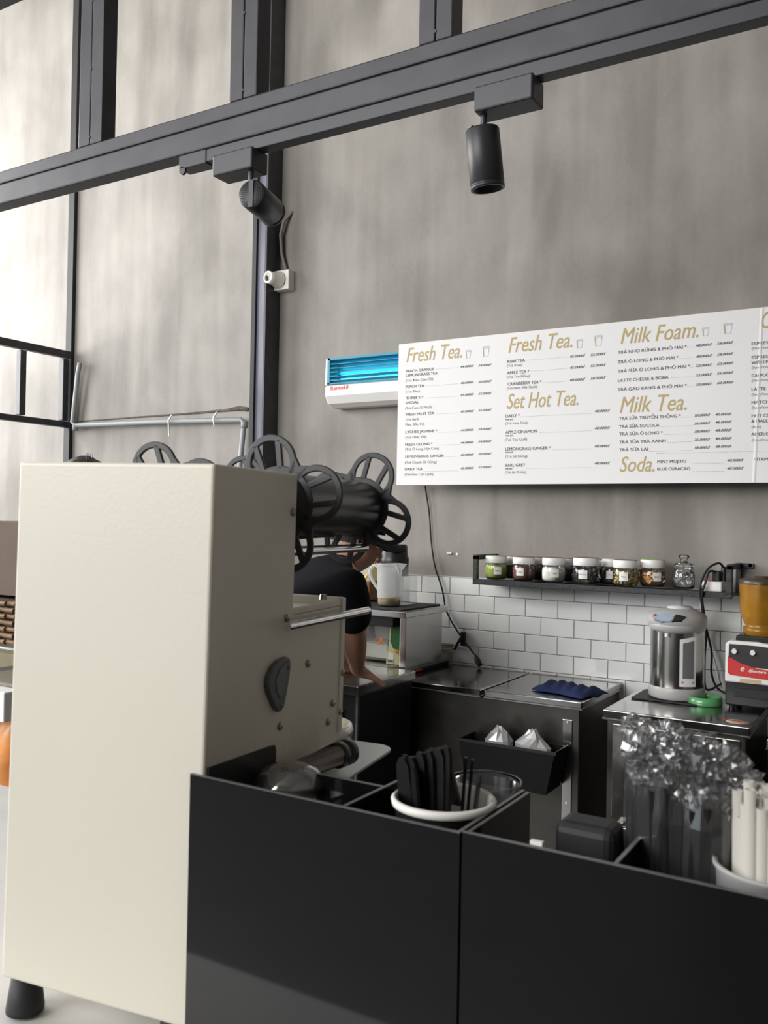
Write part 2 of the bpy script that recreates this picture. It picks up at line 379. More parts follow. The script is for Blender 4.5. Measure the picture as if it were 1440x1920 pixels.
o = bpy.data.objects.new('uv_glow', l); C.objects.link(o); o.location = (xa + .3, 3.512, z0 + h * .62); o.rotation_euler = (PI / 2, 0, PI)
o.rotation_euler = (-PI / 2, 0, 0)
MB().tube([(xa, 3.56, z0 + .06), (xa - .02, 3.55, z0 + .055), (xa - .022, 3.55, z0 + .03), (xa + .02, 3.56, z0 + .005), (xa + .05, 3.58, z0 + .002)], .004, 6).build('cord', K['flat'], trp)


def text(s, x, z, y, h, mt, par, name, width=None, shear=0, bold=0, right=None):
    c = bpy.data.curves.new(name, 'FONT'); c.body = s; c.size = h / .72; c.shear = shear; c.offset = bold * h; c.extrude = .0002; c.materials.append(mt); c.resolution_u = 3
    o = bpy.data.objects.new(name, c); C.objects.link(o); o.rotation_euler = (PI / 2, 0, 0); o.location = (x, y, z)
    if par: o.parent = par; o.matrix_parent_inverse = wm(par).inverted()
    if width: FIT.append((o, width))
    return o
FIT = []
brand = text('Rentokil', xa + .035, z0 + h * .33, 3.4695, .019, K['red'], trp, 'lettering', .10, bold=.03)

# ------------------------------------------------------------------ menu board
MY = 3.452
c0 = at(748, 645, Y=MY); c1 = at(747, 909, Y=MY); MX1 = .75
mb = thing('menu_board', 'wide white drinks menu board with gold headings on the wall', 'menu board', (c0.x, MY, c1.z))
MB().box(c0.x, MX1, MY + .003, MY + .016, c1.z, c0.z).build('backing_board', K['ply'], mb)
for bx_ in (-1.3, -.6, .1, .7): MB().box(bx_, bx_ + .04, MY + .016, 3.598, c1.z + .05, c0.z - .05).build('batten', K['ply'], mb)
MB().box(c0.x, MX1, MY, MY + .003, c1.z - .001, c0.z - .002).build('printed_panel', K['board'], mb)
cx = at(1418, 740, Y=MY).x
MB().prism([(-.014, 0), (-.003, -.0016), (.003, -.0004), (.012, 0)], (cx, MY + .0004, c1.z), (1, 0, 0), (0, 1, 0), (.02, 0, c0.z - c1.z - .004)).build('crease', K['board'], mb)
TYP = MY - .0008


def T(cr, s, xl, yb, xr, cap, kind):
    ox, oy, sc = ((580, 620, 3.349), (940, 580, 2.88))[cr]
    p_ = at(ox + xl / sc, oy + yb / sc, Y=TYP); q_ = at(ox + xl / sc, oy + (yb - cap) / sc, Y=TYP)
    wd = (at(ox + xr / sc, oy + (yb - .08 * (xr - xl)) / sc, Y=TYP).x - p_.x) if xr else None
    mt, sh, bo, nm = {'h': (K['gold'], .28, 0, 'heading'), 'i': (K['ink'], 0, .0, 'item_name'), 's': (K['inkl'], 0, 0, 'item_subtitle'), 'p': (K['ink'], .4, .005, 'price'), 't': (K['ink'], 0, .02, 'item_subtitle')}[kind]
    return text(s, p_.x, p_.z, TYP, (q_.z - p_.z) * (1.42 if kind == 'h' else 1), mt, mb, nm, wd, sh, bo)


def item(cr, rows, px):
    for r in rows:
        T(cr, *r)
LEAD = MB()
def leader(cr, x0_, y0_, x1_, y1_):
    ox, oy, sc = ((580, 620, 3.349), (940, 580, 2.88))[cr]
    a_ = at(ox + x0_ / sc, oy + y0_ / sc, Y=TYP); b_ = at(ox + x1_ / sc, oy + y1_ / sc, Y=TYP); x = a_.x
    while x < b_.x: LEAD.box(x, x + .0035, TYP, TYP + .0004, a_.z, a_.z + .0010); x += .0075
def price(cr, a_, b_, x0_, y0_, x1_, y1_, lx, w_=84):
    T(cr, a_, x0_, y0_, x0_ + w_, 14, 'p')
    if b_: T(cr, b_, x1_, y1_, x1_ + w_, 14, 'p')
    leader(cr, lx, y0_ + (x0_ - lx) * .06, x0_ - 10, y0_)
T(0, 'Fresh Tea.', 603, 200, 950, 66, 'h')
for s, x, y, xr, k in [('PEACH ORANGE', 605, 263, 780, 'i'), ('LEMONGRASS TEA', 605, 290, 803, 'i'), ('(Trà Đào Cam Sả)', 603, 322, 775, 's'), ('PEACH TEA', 603, 361, 718, 'i'), ('(Trà Đào)', 603, 392, 690, 's'),
                       ("THREE´S *", 606, 432, 715, 'i'), ('SPECIAL', 603, 462, 685, 'i'), ('(Trà Cam Xí Muội)', 600, 495, 768, 's'), ('FRESH FRUIT TEA', 603, 535, 782, 'i'), ('(Trà Bưởi', 603, 567, 685, 's'), ('Phúc Bồn Tử)', 601, 598, 720, 's'),
                       ('LYCHEE JASMINE *', 601, 645, 800, 'i'), ('(Trà Nhài Vải)', 601, 677, 732, 's'), ('FRESH OLONG *', 600, 724, 770, 'i'), ('(Trà Ô Long Hạt Chia)', 600, 752, 810, 's'), ('LEMONGRASS GINGER', 600, 799, 843, 'i'), ('(Trà Chanh Sả Gừng)', 598, 835, 797, 's'),
                       ('DAISY TEA', 598, 878, 708, 'i'), ('(Trà Hoa Cúc Lạnh)', 598, 910, 776, 's')]:
    T(0, s, x, y, xr, 17 if k == 'i' else 16, k)
for a_, b_, y0_, y1_, lx in [('44', '54', 234, 226, 795), ('40', '50', 336, 329, 728), ('45', '55', 411, 404, 728), ('45', '55', 515, 507, 800), ('44', '54', 632, 625, 810), ('44', '54', 710, 703, 790), ('40', '50', 787, 781, 860), ('42', '52', 870, 864, 718)]:
    price(0, a_ + '.000đ', b_ + '.000đ', 946, y0_, 1058, y1_, lx)
T(1, 'Fresh Tea.', 32, 235, 375, 60, 'h'); T(1, 'Set Hot Tea.', 25, 538, 410, 60, 'h'); T(1, 'Milk Foam.', 637, 188, 1055, 62, 'h'); T(1, 'Milk Tea.', 632, 560, 992, 64, 'h'); T(1, 'Soda.', 633, 877, 820, 60, 'h'); T(1, 'Coffee.', 1390, 105, 1640, 66, 'h')
for s, x, y, xr, k in [('KIWI TEA', 30, 291, 125, 'i'), ('(Trà Kiwi)', 28, 312, 110, 's'), ('APPLE TEA *', 30, 352, 150, 'i'), ('(Trà Táo Hồng)', 28, 373, 152, 's'), ('CRANBERRY TEA *', 33, 412, 215, 'i'), ('(Trà Nam Việt Quất)', 28, 434, 192, 's'),
                       ('DAISY *', 20, 585, 97, 'i'), ('TEA SET', 20, 600, 63, 't'), ('(Trà Hoa Cúc)', 20, 623, 138, 's'), ('APPLE CINAMON', 22, 672, 192, 'i'), ('TEA SET', 22, 687, 63, 't'), ('(Trà Táo Quế)', 18, 711, 137, 's'),
                       ('LEMONGRASS GINGER *', 20, 763, 265, 'i'), ('TEA SET', 20, 777, 63, 't'), ('(Trà Sả Gừng)', 20, 801, 138, 's'), ('EARL GREY', 22, 850, 127, 'i'), ('TEA SET', 20, 865, 60, 't'), ('(Trà Bá Tước)', 18, 887, 130, 's'),
                       ('TRÀ NHO RỪNG & PHÔ MAI *', 628, 241, 1000, 'i'), ('TRÀ Ô LONG & PHÔ MAI *', 628, 293, 955, 'i'), ('TRÀ SỮA Ô LONG & PHÔ MAI *', 628, 343, 1018, 'i'), ('LATTE CHEESE & BOBA', 627, 393, 900, 'i'), ('TRÀ GẠO RANG & PHÔ MAI *', 627, 442, 1000, 'i'),
                       ('TRÀ SỮA TRUYỀN THỐNG *', 634, 598, 968, 'i'), ('TRÀ SỮA SOCOLA', 634, 642, 852, 'i'), ('TRÀ SỮA Ô LONG *', 636, 682, 870, 'i'), ('TRÀ SỮA TRÀ XANH', 636, 725, 886, 'i'), ('TRÀ SỮA LÀI', 636, 767, 790, 'i'),
                       ('MINT MOJITO', 840, 831, 995, 'i'), ('BLUE CURACAO', 840, 870, 1017, 'i'),
                       ('ESPRESSO', 1349, 194, 1475, 'i'), ('(hot/cold)', 1349, 218, 1470, 's'), ('ESPRESSO', 1349, 268, 1475, 'i'), ('WITH MILK', 1349, 297, 1485, 'i'), ('(hot/cold)', 1349, 322, 1470, 's'), ('CAPPUCCINO', 1349, 367, 1510, 'i'), ('(hot/cold)', 1349, 391, 1470, 's'),
                       ('LATTE', 1349, 440, 1425, 'i'), ('(hot/cold)', 1349, 467, 1470, 's'), ('MATCHA', 1349, 512, 1465, 'i'), ('(hot/cold)', 1349, 538, 1470, 's'), ('HOT COCOA', 1349, 584, 1510, 'i'), ('& MALLOW', 1349, 613, 1490, 'i'), ('(hot)', 1349, 642, 1398, 's'), ('AMERICANO', 1349, 683, 1510, 'i'), ('(hot/cold)', 1349, 712, 1470, 's'), ('VITAMIN', 1362, 818, 1465, 'i')]:
    T(1, s, x, y, xr, {'i': 17, 's': 14, 't': 8}[k], k)
for a_, b_, y0_, y1_, lx in [('45', '55', 262, 253, 135), ('45', '55', 322, 312, 160), ('48', '58', 389, 380, 222)]: price(1, a_ + '.000đ', b_ + '.000đ', 366, y0_, 478, y1_, lx)
for y0_, lx in [(557, 105), (649, 205), (746, 275), (838, 138)]: price(1, '40.000đ', None, 500, y0_, 0, 0, lx)
for a_, b_, y0_, y1_, lx in [('48', '58', 203, 192, 1003), ('48', '58', 262, 252, 960), ('52', '62', 312, 302, 1020), ('55', '65', 363, 353, 918), ('50', '60', 414, 405, 1006)]: price(1, a_ + '.000đ', b_ + '.000đ', 1047, y0_, 1162, y1_, lx, 88)
for a_, b_, y0_, y1_, lx in [('30', '40', 580, 575, 975), ('36', '46', 624, 617, 860), ('38', '48', 667, 661, 876), ('36', '46', 711, 705, 900), ('38', '48', 754, 748, 796)]: price(1, a_ + '.000đ', b_ + '.000đ', 1037, y0_, 1152, y1_, lx, 88)
for y0_ in (822, 865): price(1, '40.000đ', None, 1215, y0_, 0, 0, 1028, 90)
leader(1, 838, 780, 1500, 740)
o = LEAD.build('dotted_leaders', K['inkl'], mb); o['kind'] = 'stuff'
for cr, x, y, wv, hv in [(0, 997, 150, 34, 52), (0, 1108, 132, 42, 66), (1, 422, 185, 34, 50), (1, 523, 168, 42, 62), (1, 1102, 118, 36, 52), (1, 1222, 100, 46, 66)]:
    ox, oy, sc = ((580, 620, 3.349), (940, 580, 2.88))[cr]
    a_ = at(ox + (x - wv / 2) / sc, oy + (y + hv / 2) / sc, Y=TYP); b_ = at(ox + (x + wv / 2) / sc, oy + (y - hv / 2) / sc, Y=TYP)
    W_ = b_.x - a_.x; H_ = hv / wv * W_ * .95; b = MB(); O = (a_.x, TYP, a_.z); E_ = (0, .0004, 0); X_ = (1, 0, 0); Z_ = (0, 0, 1)
    b.prism([(W_ * .15, 0), (W_ * .24, 0), (W_ * .16, H_ * .78), (0, H_ * .78)], O, X_, Z_, E_); b.mi = 1
    b.prism([(W_ * .8, 0), (W_ * .85, 0), (W_, H_ * .78), (W_ * .93, H_ * .78)], O, X_, Z_, E_).prism([(W_ * .15, 0), (W_ * .85, 0), (W_ * .85, .0012), (W_ * .15, .0012)], O, X_, Z_, E_)
    b.prism([(-W_ * .06, H_ * .78), (W_ * 1.06, H_ * .78), (W_ * 1.06, H_ * .86), (W_ * .9, H_), (W_ * .1, H_), (-W_ * .06, H_ * .86)], O, X_, Z_, E_)
    b.build('cup_icon', [K['gold'], mat('pale_grey_print', (.55, .55, .56), .6)], mb)

# ------------------------------------------------------------------ wall shelf with jars
SX0, SX1, SY0, SZ = -1.612, -.582, 3.385, 1.262
sh = thing('wall_shelf', 'long black steel wall shelf holding glass jars', 'shelf', ((SX0 + SX1) / 2, 3.6, SZ))
MB().box(SX0, SX1, SY0, SY0 + .02, SZ - .016, SZ + .006).box(SX0, SX1, SY0 + .02, 3.592, SZ - .01, SZ - .002).build('shelf_plate', K['shelf'], sh, .002)
for xx in (SX0, SX1 - .02):
    MB().box(xx, xx + .02, SY0, SY0 + .02, SZ, SZ + .105).build('front_post', K['shelf'], sh, .002)
    MB().box(xx, xx + .02, SY0, 3.6, SZ + .088, SZ + .108).build('top_arm', K['shelf'], sh, .002)
    MB().box(xx, xx + .02, 3.575, 3.6, SZ - .016, SZ + .108).build('wall_post', K['shelf'], sh, .002)
for zz in (SZ + .1, SZ + .0): MB().cyl((SX1 + .03, 3.6, zz), (SX1 + .03, 3.585, zz), .007, None, 10).build('bolt', K['chrome'], sh)
MB().box(SX1 - .02, SX1 + .04, 3.585, 3.592, SZ + .09, SZ + .108).box(SX1 - .02, SX1 + .04, 3.585, 3.592, SZ - .012, SZ + .008).build('wall_tab', K['shelf'], sh)

jz = SZ + .0065
def granules(c, r, h, col, n, size, seed, flat=False):
    rr = random.Random(seed); b = MB()
    for i in range(n):
        a_ = rr.uniform(0, 2 * PI); q_ = r * math.sqrt(rr.uniform(.45, 1)); z_ = c[2] + rr.uniform(size, h)
        p_ = Vector((c[0] + q_ * math.cos(a_), c[1] + q_ * math.sin(a_), z_)); d_ = Vector((rr.uniform(-1, 1), rr.uniform(-1, 1), rr.uniform(-1, 1))).normalized()
        e_ = d_.orthogonal().normalized(); f_ = d_.cross(e_)
        s_ = size * rr.uniform(.6, 1.3); b.mi = rr.randrange(len(col))
        b.add([p_ + d_ * s_, p_ - d_ * s_ * .8, p_ + e_ * s_ * .6, p_ - e_ * s_ * .6, p_ + f_ * s_ * .3, p_ - f_ * s_ * .3], [(0, 2, 4), (0, 4, 3), (0, 3, 5), (0, 5, 2), (1, 4, 2), (1, 3, 4), (1, 5, 3), (1, 2, 5)])
    return b


def jar(px, Y, r, h, label, lidm, fill, fillm, tagx=None, tagt='', rim=None, tc_=None):
    p_ = at(px, 1065, Y=Y); x = p_.x
    t = thing('glass_jar', label, 'jar', (x, Y, jz), group='jars on the wall shelf')
    hb = h * .70
    MB().lathe((x, Y, jz), [(0, .002), (r * .82, .002), (r * .97, .012), (r, .03), (r, hb * .72), (r * .93, hb * .92), (r * .86, hb)], 28).build('jar_body', K['glass'], t)
    if fill == 'powder':
        MB().lathe((x, Y, jz), [(0, .004), (r * .8, .004), (r * .94, .014), (r * .965, .03), (r * .965, hb * .72), (r * .9, hb * .86), (0, hb * .88)], 28).build('contents', fillm, t)
    elif fill == 'half':
        MB().lathe((x, Y, jz), [(0, .004), (r * .8, .004), (r * .94, .014), (r * .965, .03), (r * .965, hb * .6), (r * .5, hb * .78), (0, hb * .7)], 28).build('contents', fillm, t)
    elif fill:
        b = granules((x, Y, jz + .004), r * .92, hb * .82, fillm, fill[0], fill[1], int(px))
        o = b.build('contents', fillm, t); o['kind'] = 'stuff'
    MB().lathe((x, Y, jz), [(r * .86, hb), (r * .94, hb), (r * .97, hb + .002), (r * .97, h - .003), (r * .92, h), (0, h)], 32).build('lid', lidm, t)
    if rim: MB().lathe((x, Y, jz + h), [(r * .94, -.0005), (r * .94, .0006), (r * .85, .0014), (0, .0014)], 32).build('lid_film', rim, t)
    if tagx is not None:
        v = (CAM - Vector((x, Y, 1.3))); th0 = math.atan2(v.y, v.x) + tagx
        b = MB(); n = 5; hw = .34; zz0, zz1 = jz + hb * .32, jz + hb * .78
        vs_ = []
        for i in range(n):
            th = th0 - hw + 2 * hw * i / (n - 1)
            vs_ += [(x + math.cos(th) * (r + .0006), Y + math.sin(th) * (r + .0006), zz0), (x + math.cos(th) * (r + .0006), Y + math.sin(th) * (r + .0006), zz1)]
        b.add(vs_, [(2 * i, 2 * i + 2, 2 * i + 3, 2 * i + 1) for i in range(n - 1)]); lb = b.build('paper_label', K['paper'], t)
        if tagt:
            o = text(tagt, x + math.cos(th0) * (r + .0014) - math.cos(th0 + PI / 2) * -.0 , (zz0 + zz1) / 2 - .002, Y + math.sin(th0) * (r + .0014), .0055, K['inkl'], lb, 'lettering')
            o.data.align_x = 'CENTER'; o.rotation_euler = (PI / 2, 0, th0 + PI / 2)
    return t


red_rim = mat('brownish_lid_edge', (.25, .12, .08), .5); grn_rim = mat('green_lid_edge', (.30, .5, .12), .5)
jar(930, 3.455, .0465, .098, 'jar of bright green powder at the left end of the wall shelf', K['white'], 'powder', mat('green_tea_powder', (.52, .62, .14), .8, noise=.15, scale=30), .15, 'Matcha', grn_rim)
jar(982, 3.45, .0465, .098, 'jar of brown cocoa powder beside the green powder jar', K['white'], 'powder', mat('cocoa_powder', (.20, .08, .052), .8, noise=.15, scale=30), -.35, 'Cacao', red_rim)
jar(1038, 3.445, .0475, .1, 'jar of white powder, third along the front of the wall shelf', K['white'], 'powder', mat('milk_powder', (.93, .91, .84), .8, noise=.05, scale=20), .1, 'Sugar', red_rim)
jar(1099, 3.44, .052, .105, 'jar holding crumpled silver foil, between white powder and dried flowers', K['white'], (90, .017), [mat('foil_silver', (.55, .56, .58), .25, metal=1), mat('foil_grey', (.2, .21, .22), .3, metal=1)], -.25, 'Earl Grey', red_rim)
jar(1173, 3.44, .049, .102, 'jar of yellow dried flowers with a white lid', K['white'], (700, .0055), [mat('dried_yellow', (.85, .66, .20), .8), mat('dried_olive', (.20, .17, .05), .8), mat('dried_pale', (.92, .84, .50), .8)], -.15, 'Daisy', red_rim)
jar(1224, 3.50, .048, .105, 'jar of orange tea packets with a green-rimmed lid', K['white'], (46, .017), [mat('orange_packet', (.75, .34, .04), .5), mat('packet_brown', (.3, .12, .04), .5), mat('packet_cream', (.7, .6, .4), .5)], .35, 'Peach', grn_rim)
dk = mat('dark_tea_leaves', (.035, .025, .02), .8)
for px, lb in ((960, 'small dark jar behind, between the green and cocoa jars'), (1003, 'small dark jar behind the cocoa jar'), (1060, 'small dark jar behind, between white powder and foil jars'), (1119, 'small dark jar behind the right side of the foil jar')):
    jar(px, 3.55, .036, .095, lb, K['white'], 'powder', dk, None, '', red_rim)
jar(1147, 3.53, .04, .1, 'dark jar with white lid and paper tag left of the dried flowers', K['white'], 'powder', dk, -.2, 'Tea', None)
x = at(1282, 1065, Y=3.46).x; Y = 3.46
t = thing('glass_jar', 'clear glass jar with knobbed glass stopper at the right of the shelf', 'jar', (x, Y, jz), group='jars on the wall shelf')
MB().lathe((x, Y, jz), [(0, .002), (.034, .002), (.04, .01), (.041, .055), (.036, .068), (.033, .075), (.037, .08), (.037, .085)], 28).build('jar_body', K['glass'], t)
MB().lathe((x, Y, jz + .086), [(.037, 0), (.037, .006), (.02, .016), (.010, .022), (.012, .026), (.020, .034), (.018, .042), (0, .044)], 24).build('stopper', K['glass'], t)
granules((x, Y, jz + .006), .034, .05, 0 or [1, 2, 3], 34, .014, 5).build('contents', [mat('white_sachet', (.7, .68, .65), .5), mat('grey_sachet', (.3, .3, .3), .4), mat('steel_sachet', (.5, .5, .52), .25, metal=1)], t)['kind'] = 'stuff'
# socket block on the shelf + cables
a = at(1316, 1095, Y=3.43)
sb = thing('socket_block', 'white extension socket block on the right end of the shelf', 'socket', (a.x + .03, 3.44, jz))
MB().box(a.x, a.x + .075, 3.40, 3.52, jz, jz + .036).build('block', K['white'], sb, .004)
MB().box(a.x + .025, a.x + .04, 3.405, 3.42, jz + .036, jz + .041).build('switch', K['red'], sb)
MB().box(a.x + .035, a.x + .062, 3.43, 3.46, jz + .037, jz + .075).cyl((a.x + .07, 3.47, jz + .035), (a.x + .07, 3.47, jz + .09), .013, .01, 10).build('plug', K['plast'], sb, .003)
c = thing('power_cable', 'black power cable looping from the socket block down behind the water boiler', 'cable', (a.x, 3.45, jz))
def cable(par, pts, r, mt, nm='cable'): return MB().tube(pts, r, 8).build(nm, mt, par)
def smooth(pts, n=6):
    pts = [Vector(p) for p in pts]; out = []
    for i in range(len(pts) - 1):
        p0 = pts[max(i - 1, 0)]; p1 = pts[i]; p2 = pts[i + 1]; p3 = pts[min(i + 2, len(pts) - 1)]
        for k in range(n):
            t = k / n
            out.append(.5 * ((2 * p1) + (p2 - p0) * t + (2 * p0 - 5 * p1 + 4 * p2 - p3) * t * t + (3 * p1 - p0 - 3 * p2 + p3) * t ** 3))
    return out + [pts[-1]]
cable(c, smooth([(a.x + .07, 3.47, jz + .085), at(1348, 1056, Y=3.43), at(1330, 1064, Y=3.40), at(1317, 1085, Y=3.375), at(1313, 1110, Y=3.37), at(1320, 1160, Y=3.5), at(1334, 1220, Y=3.5), at(1334, 1262, Y=3.5), at(1345, 1290, Y=3.46), at(1368, 1304, Y=3.38)]), .0042, K['flat'])
cable(c, smooth([(a.x + .05, 3.44, jz + .07), at(1330, 1072, Y=3.39), at(1322, 1095, Y=3.375), at(1316, 1120, Y=3.38), at(1324, 1180, Y=3.5), at(1321, 1240, Y=3.48), at(1324, 1292, Y=3.44), at(1352, 1282, Y=3.4)]), .0042, K['flat'])
cw = thing('power_cable', 'white power cable running from the socket block down the tiles', 'cable', (a.x, 3.43, jz))
cable(cw, smooth([(a.x + .003, 3.398, jz + .02), at(1314, 1110, Y=3.375), at(1316, 1150, Y=3.5), at(1322, 1185, Y=3.57), at(1340, 1240, Y=3.575), at(1352, 1290, Y=3.575)]), .0045, K['white'])

# ------------------------------------------------------------------ long black cable below the menu, hook on the tiles
c = thing('hanging_cable', 'long thin black cable hanging from below the menu board to a plug', 'cable', at(797, 911, Y=3.58))
p_ = [at(797, 911, Y=3.58), at(805, 965, Y=3.585), at(808, 1010, Y=3.585), at(815, 1060, Y=3.583), at(829, 1105, Y=3.58), at(838, 1148, Y=3.58), at(862, 1190, Y=3.575), at(890, 1228, Y=3.56)]
cable(c, smooth(p_), .0038, K['flat'])
MB().tube([p_[-1], at(895, 1238, Y=3.55), at(900, 1247, Y=3.54)], [.006, .014, .012], 10).build('plug', K['plast'], c)
a = at(866, 1198, Y=3.575)
hk = thing('tap_hook', 'small black bracket fixed to the tiles at the cable', 'bracket', a)
MB().box(a.x - .005, a.x + .012, 3.57, 3.592, a.z - .03, a.z + .03).tube([(a.x, 3.57, a.z + .01), (a.x - .012, 3.55, a.z - .02), (a.x - .025, 3.55, a.z - .045)], .008, 8).build('bracket_body', K['plast'], hk)
a = at(806, 1205, Y=3.588); b = at(860, 1212, Y=3.588)
pp = thing('wall_pipe', 'thin brown stained pipe along the tiles above the left chest lid', 'pipe', a)
MB().cyl((a.x, 3.58, a.z), (b.x, 3.58, a.z), .006, None, 10).cyl((a.x, 3.58, a.z - .02), (b.x - .03, 3.58, a.z - .02), .004, None, 8).build('pipe', mat('rusty_pipe', (.25, .19, .14), .6, noise=.3, scale=30), pp)

# ------------------------------------------------------------------ steel chests
def chest(name, label, x0, x1, y0, y1, z, lids, th):
    t = thing(name, label, 'chest freezer', ((x0 + x1) / 2, (y0 + y1) / 2, 0))
    MB().box(x0 + .012, x1 - .012, y0 + .012, y1, .08, z - th - .004).build('body', K['steeldark'], t, .004)
    for (xa_, xb_) in lids:
        ld = MB().box(xa_, xb_, y0, y1, z - th, z).build('lid', [K['steeltop']], t, .004)
        MB().box(xa_ - .002, xb_ + .002, y0 - .003, y1, z - th - .003, z - th + .001).build('lid_rim', K['steel'], ld)
    for xx in (x0 + .06, x1 - .06):
        for yy in (y0 + .06, y1 - .06): MB().cyl((xx, yy, 0), (xx, yy, .08), .018, None, 12).build('foot', K['plast'], t)
    return t
FY0, FY1 = 3.055, 3.585
c1_ = chest('chest_freezer', 'long steel chest with two hinged lids and a blue cloth on it', -1.765, -1.03, FY0 + .03, FY1, .87, [(-1.795, -1.428), (-1.412, -1.03)], .026)
for xx in (-1.775, -1.105):
    MB().box(xx, xx + .038, FY0 + .038, FY0 + .043, .10, .80).build('corner_strip', K['steel'], c1_, .002)
    for zz in (.79, .70, .60, .5, .4, .3, .2): MB().cyl((xx + .019, FY0 + .036, zz), (xx + .019, FY0 + .040, zz), .004, None, 8).build('rivet', K['chrome'], c1_)
c2_ = chest('chest_freezer', 'smaller steel chest under the water boiler, right of the blue cloth chest', -.937, -.461, 3.03, 3.5, .867, [(-.937, -.461)], .03)
MB().box(-.905, -.49, 3.037, 3.043, .5, .82).build('front_panel', K['steel'], c2_, .002)
MB().cyl((-.89, 3.0, .48), (-.50, 3.0, .48), .008, None, 10).box(-.88, -.86, 3.0, 3.04, .47, .49).box(-.54, -.52, 3.0, 3.04, .47, .49).build('handle', K['chrome'], c2_)
c3_ = chest('chest_freezer', 'steel chest corner at the right edge beside the blender', -.405, .35, 2.98, 3.5, .85, [(-.405, .35)], .03)

# blue cloth
def cloth(px, py):
    bm = bmesh.new(); nx, ny = 30, 12; vs_ = []
    rr = random.Random(3)
    a_ = at(1003, 1292, Z=.872); b_ = at(1097, 1310, Z=.872); u_ = (b_ - a_); n_ = Vector((-u_.y, u_.x, 0)).normalized()
    for j in range(ny + 1):
        row = []
        for i in range(nx + 1):
            s_, t_ = i / nx, j / ny
            d = .16 * (t_ - .1) + .012 * math.sin(s_ * 9) * (t_ - .5)
            z_ = .8725 + .03 * math.sin(t_ * PI) ** .6 * (.92 + .08 * math.sin(s_ * 9 + t_ * 5 + 1)) * min(1, s_ * 9, (1 - s_) * 9) ** .5 + .006 * math.sin(s_ * 31 + t_ * 9) * math.sin(t_ * PI)
            q_ = a_ + u_ * s_ + n_ * d; q_.z = z_; row.append(bm.verts.new(q_))
        vs_.append(row)
    for j in range(ny):
        for i in range(nx):
            f_ = bm.faces.new((vs_[j][i], vs_[j][i + 1], vs_[j + 1][i + 1], vs_[j + 1][i])); f_.smooth = True
    me = bpy.data.meshes.new('cleaning_cloth'); bm.to_mesh(me); bm.free(); me.materials.append(mat('navy_cloth', (.012, .022, .085), .9, bump=.3, scale=120))
    o = bpy.data.objects.new('cleaning_cloth', me); C.objects.link(o); s = o.modifiers.new('s', 'SOLIDIFY'); s.thickness = .003; s.offset = 1
    return tag(o, 'folded navy blue cloth lying on the steel chest lid', 'cloth')
cloth(0, 0)

# black bin with clear plastic in it, standing before the chest
a = at(862, 1385, Y=2.95); b = at(1042, 1408, Y=2.95)
bn = thing('black_bin', 'black plastic tub on the front of the two-lid chest', 'tub', ((a.x + b.x) / 2, 2.98, a.z - .15))
zt_ = a.z + .004
MB().prism([(0, 0), (b.x - a.x, 0), (b.x - a.x - .03, -.15), (.03, -.15)], (a.x, 2.94, zt_), (1, 0, 0), (0, 0, 1), (0, .005, 0)).prism([(0, 0), (b.x - a.x, 0), (b.x - a.x - .03, -.15), (.03, -.15)], (a.x, 3.06, zt_), (1, 0, 0), (0, 0, 1), (0, .005, 0)).prism([(0, 0), (.005, 0), (.035, -.15), (.03, -.15)], (a.x, 2.945, zt_), (1, 0, 0), (0, 0, 1), (0, .135, 0)).prism([(0, 0), (.005, 0), (-.025, -.15), (-.03, -.15)], (b.x - .005, 2.945, zt_), (1, 0, 0), (0, 0, 1), (0, .135, 0)).box(a.x + .03, b.x - .03, 2.945, 3.078, zt_ - .15, zt_ - .145).build('tub_body', mat('tub_black', (.007, .007, .008), .45, spec=.2), bn)
MB().box(a.x - .006, b.x + .006, 2.934, 2.94, zt_ - .008, zt_ + .002).build('tub_rim', mat('tub_rim', (.012, .012, .014), .4), bn)
for i, (px, py, wv, hv, lb) in enumerate(((936, 1391, .065, .05, 'pointed clump of clear plastic in the black tub, left'), (999, 1397, .08, .055, 'rounded clump of clear plastic in the black tub, right'))):
    p_ = at(px, py, Y=3.01); b = MB(); rr = random.Random(i + 3); n = 12; vs_ = []
    for k, (r_, z_) in enumerate(((wv, -.10), (wv * .95, 0), (wv * .6, hv * .5), (wv * .25, hv * .9), (.006, hv))):
        for j in range(n):
            q_ = rr.uniform(.75, 1.2); vs_.append((p_.x + math.cos(2 * PI * j / n) * r_ * q_ * .8, 3.01 + math.sin(2 * PI * j / n) * r_ * q_ * .45, zt_ + z_ + rr.uniform(-.006, .006)))
    b.add(vs_, [(k * n + j, k * n + (j + 1) % n, (k + 1) * n + (j + 1) % n, (k + 1) * n + j) for k in range(4) for j in range(n)])
    tag(b.build('plastic_bag', film('cloudy_wrap', (.8, .8, .8), .12, .45, .2)), lb, 'plastic bag')

# ------------------------------------------------------------------ water boiler
bx, by, bz = -.768, 3.375, .8745
mt_ = thing('black_mat', 'thin black rubber mat under the water boiler', 'mat', (bx, by, .868)); 
MB().box(bx - .14, bx + .09, by - .1, by + .1, .868, .8735).build('mat_sheet', K['flat'], mt_, .001)
pot = thing('water_boiler', 'silver and grey electric water boiler with pump lid', 'water boiler', (bx, by, bz), math.radians(14))
greyp = mat('silver_plastic', (.42, .415, .41), .35)
def oval(x, y, z0_, prof, sx, sy, n=40):
    b = MB(); vs_ = []
    for r_, z_, *sh_ in prof:
        dy = sh_[0] if sh_ else 0
        for j in range(n): vs_.append((x + math.cos(2 * PI * j / n) * r_ * sx, y + dy + math.sin(2 * PI * j / n) * r_ * sy, z0_ + z_))
    b.smooth = True
    b.add(vs_, [(k * n + j, k * n + (j + 1) % n, (k + 1) * n + (j + 1) % n, (k + 1) * n + j) for k in range(len(prof) - 1) for j in range(n)]); return b
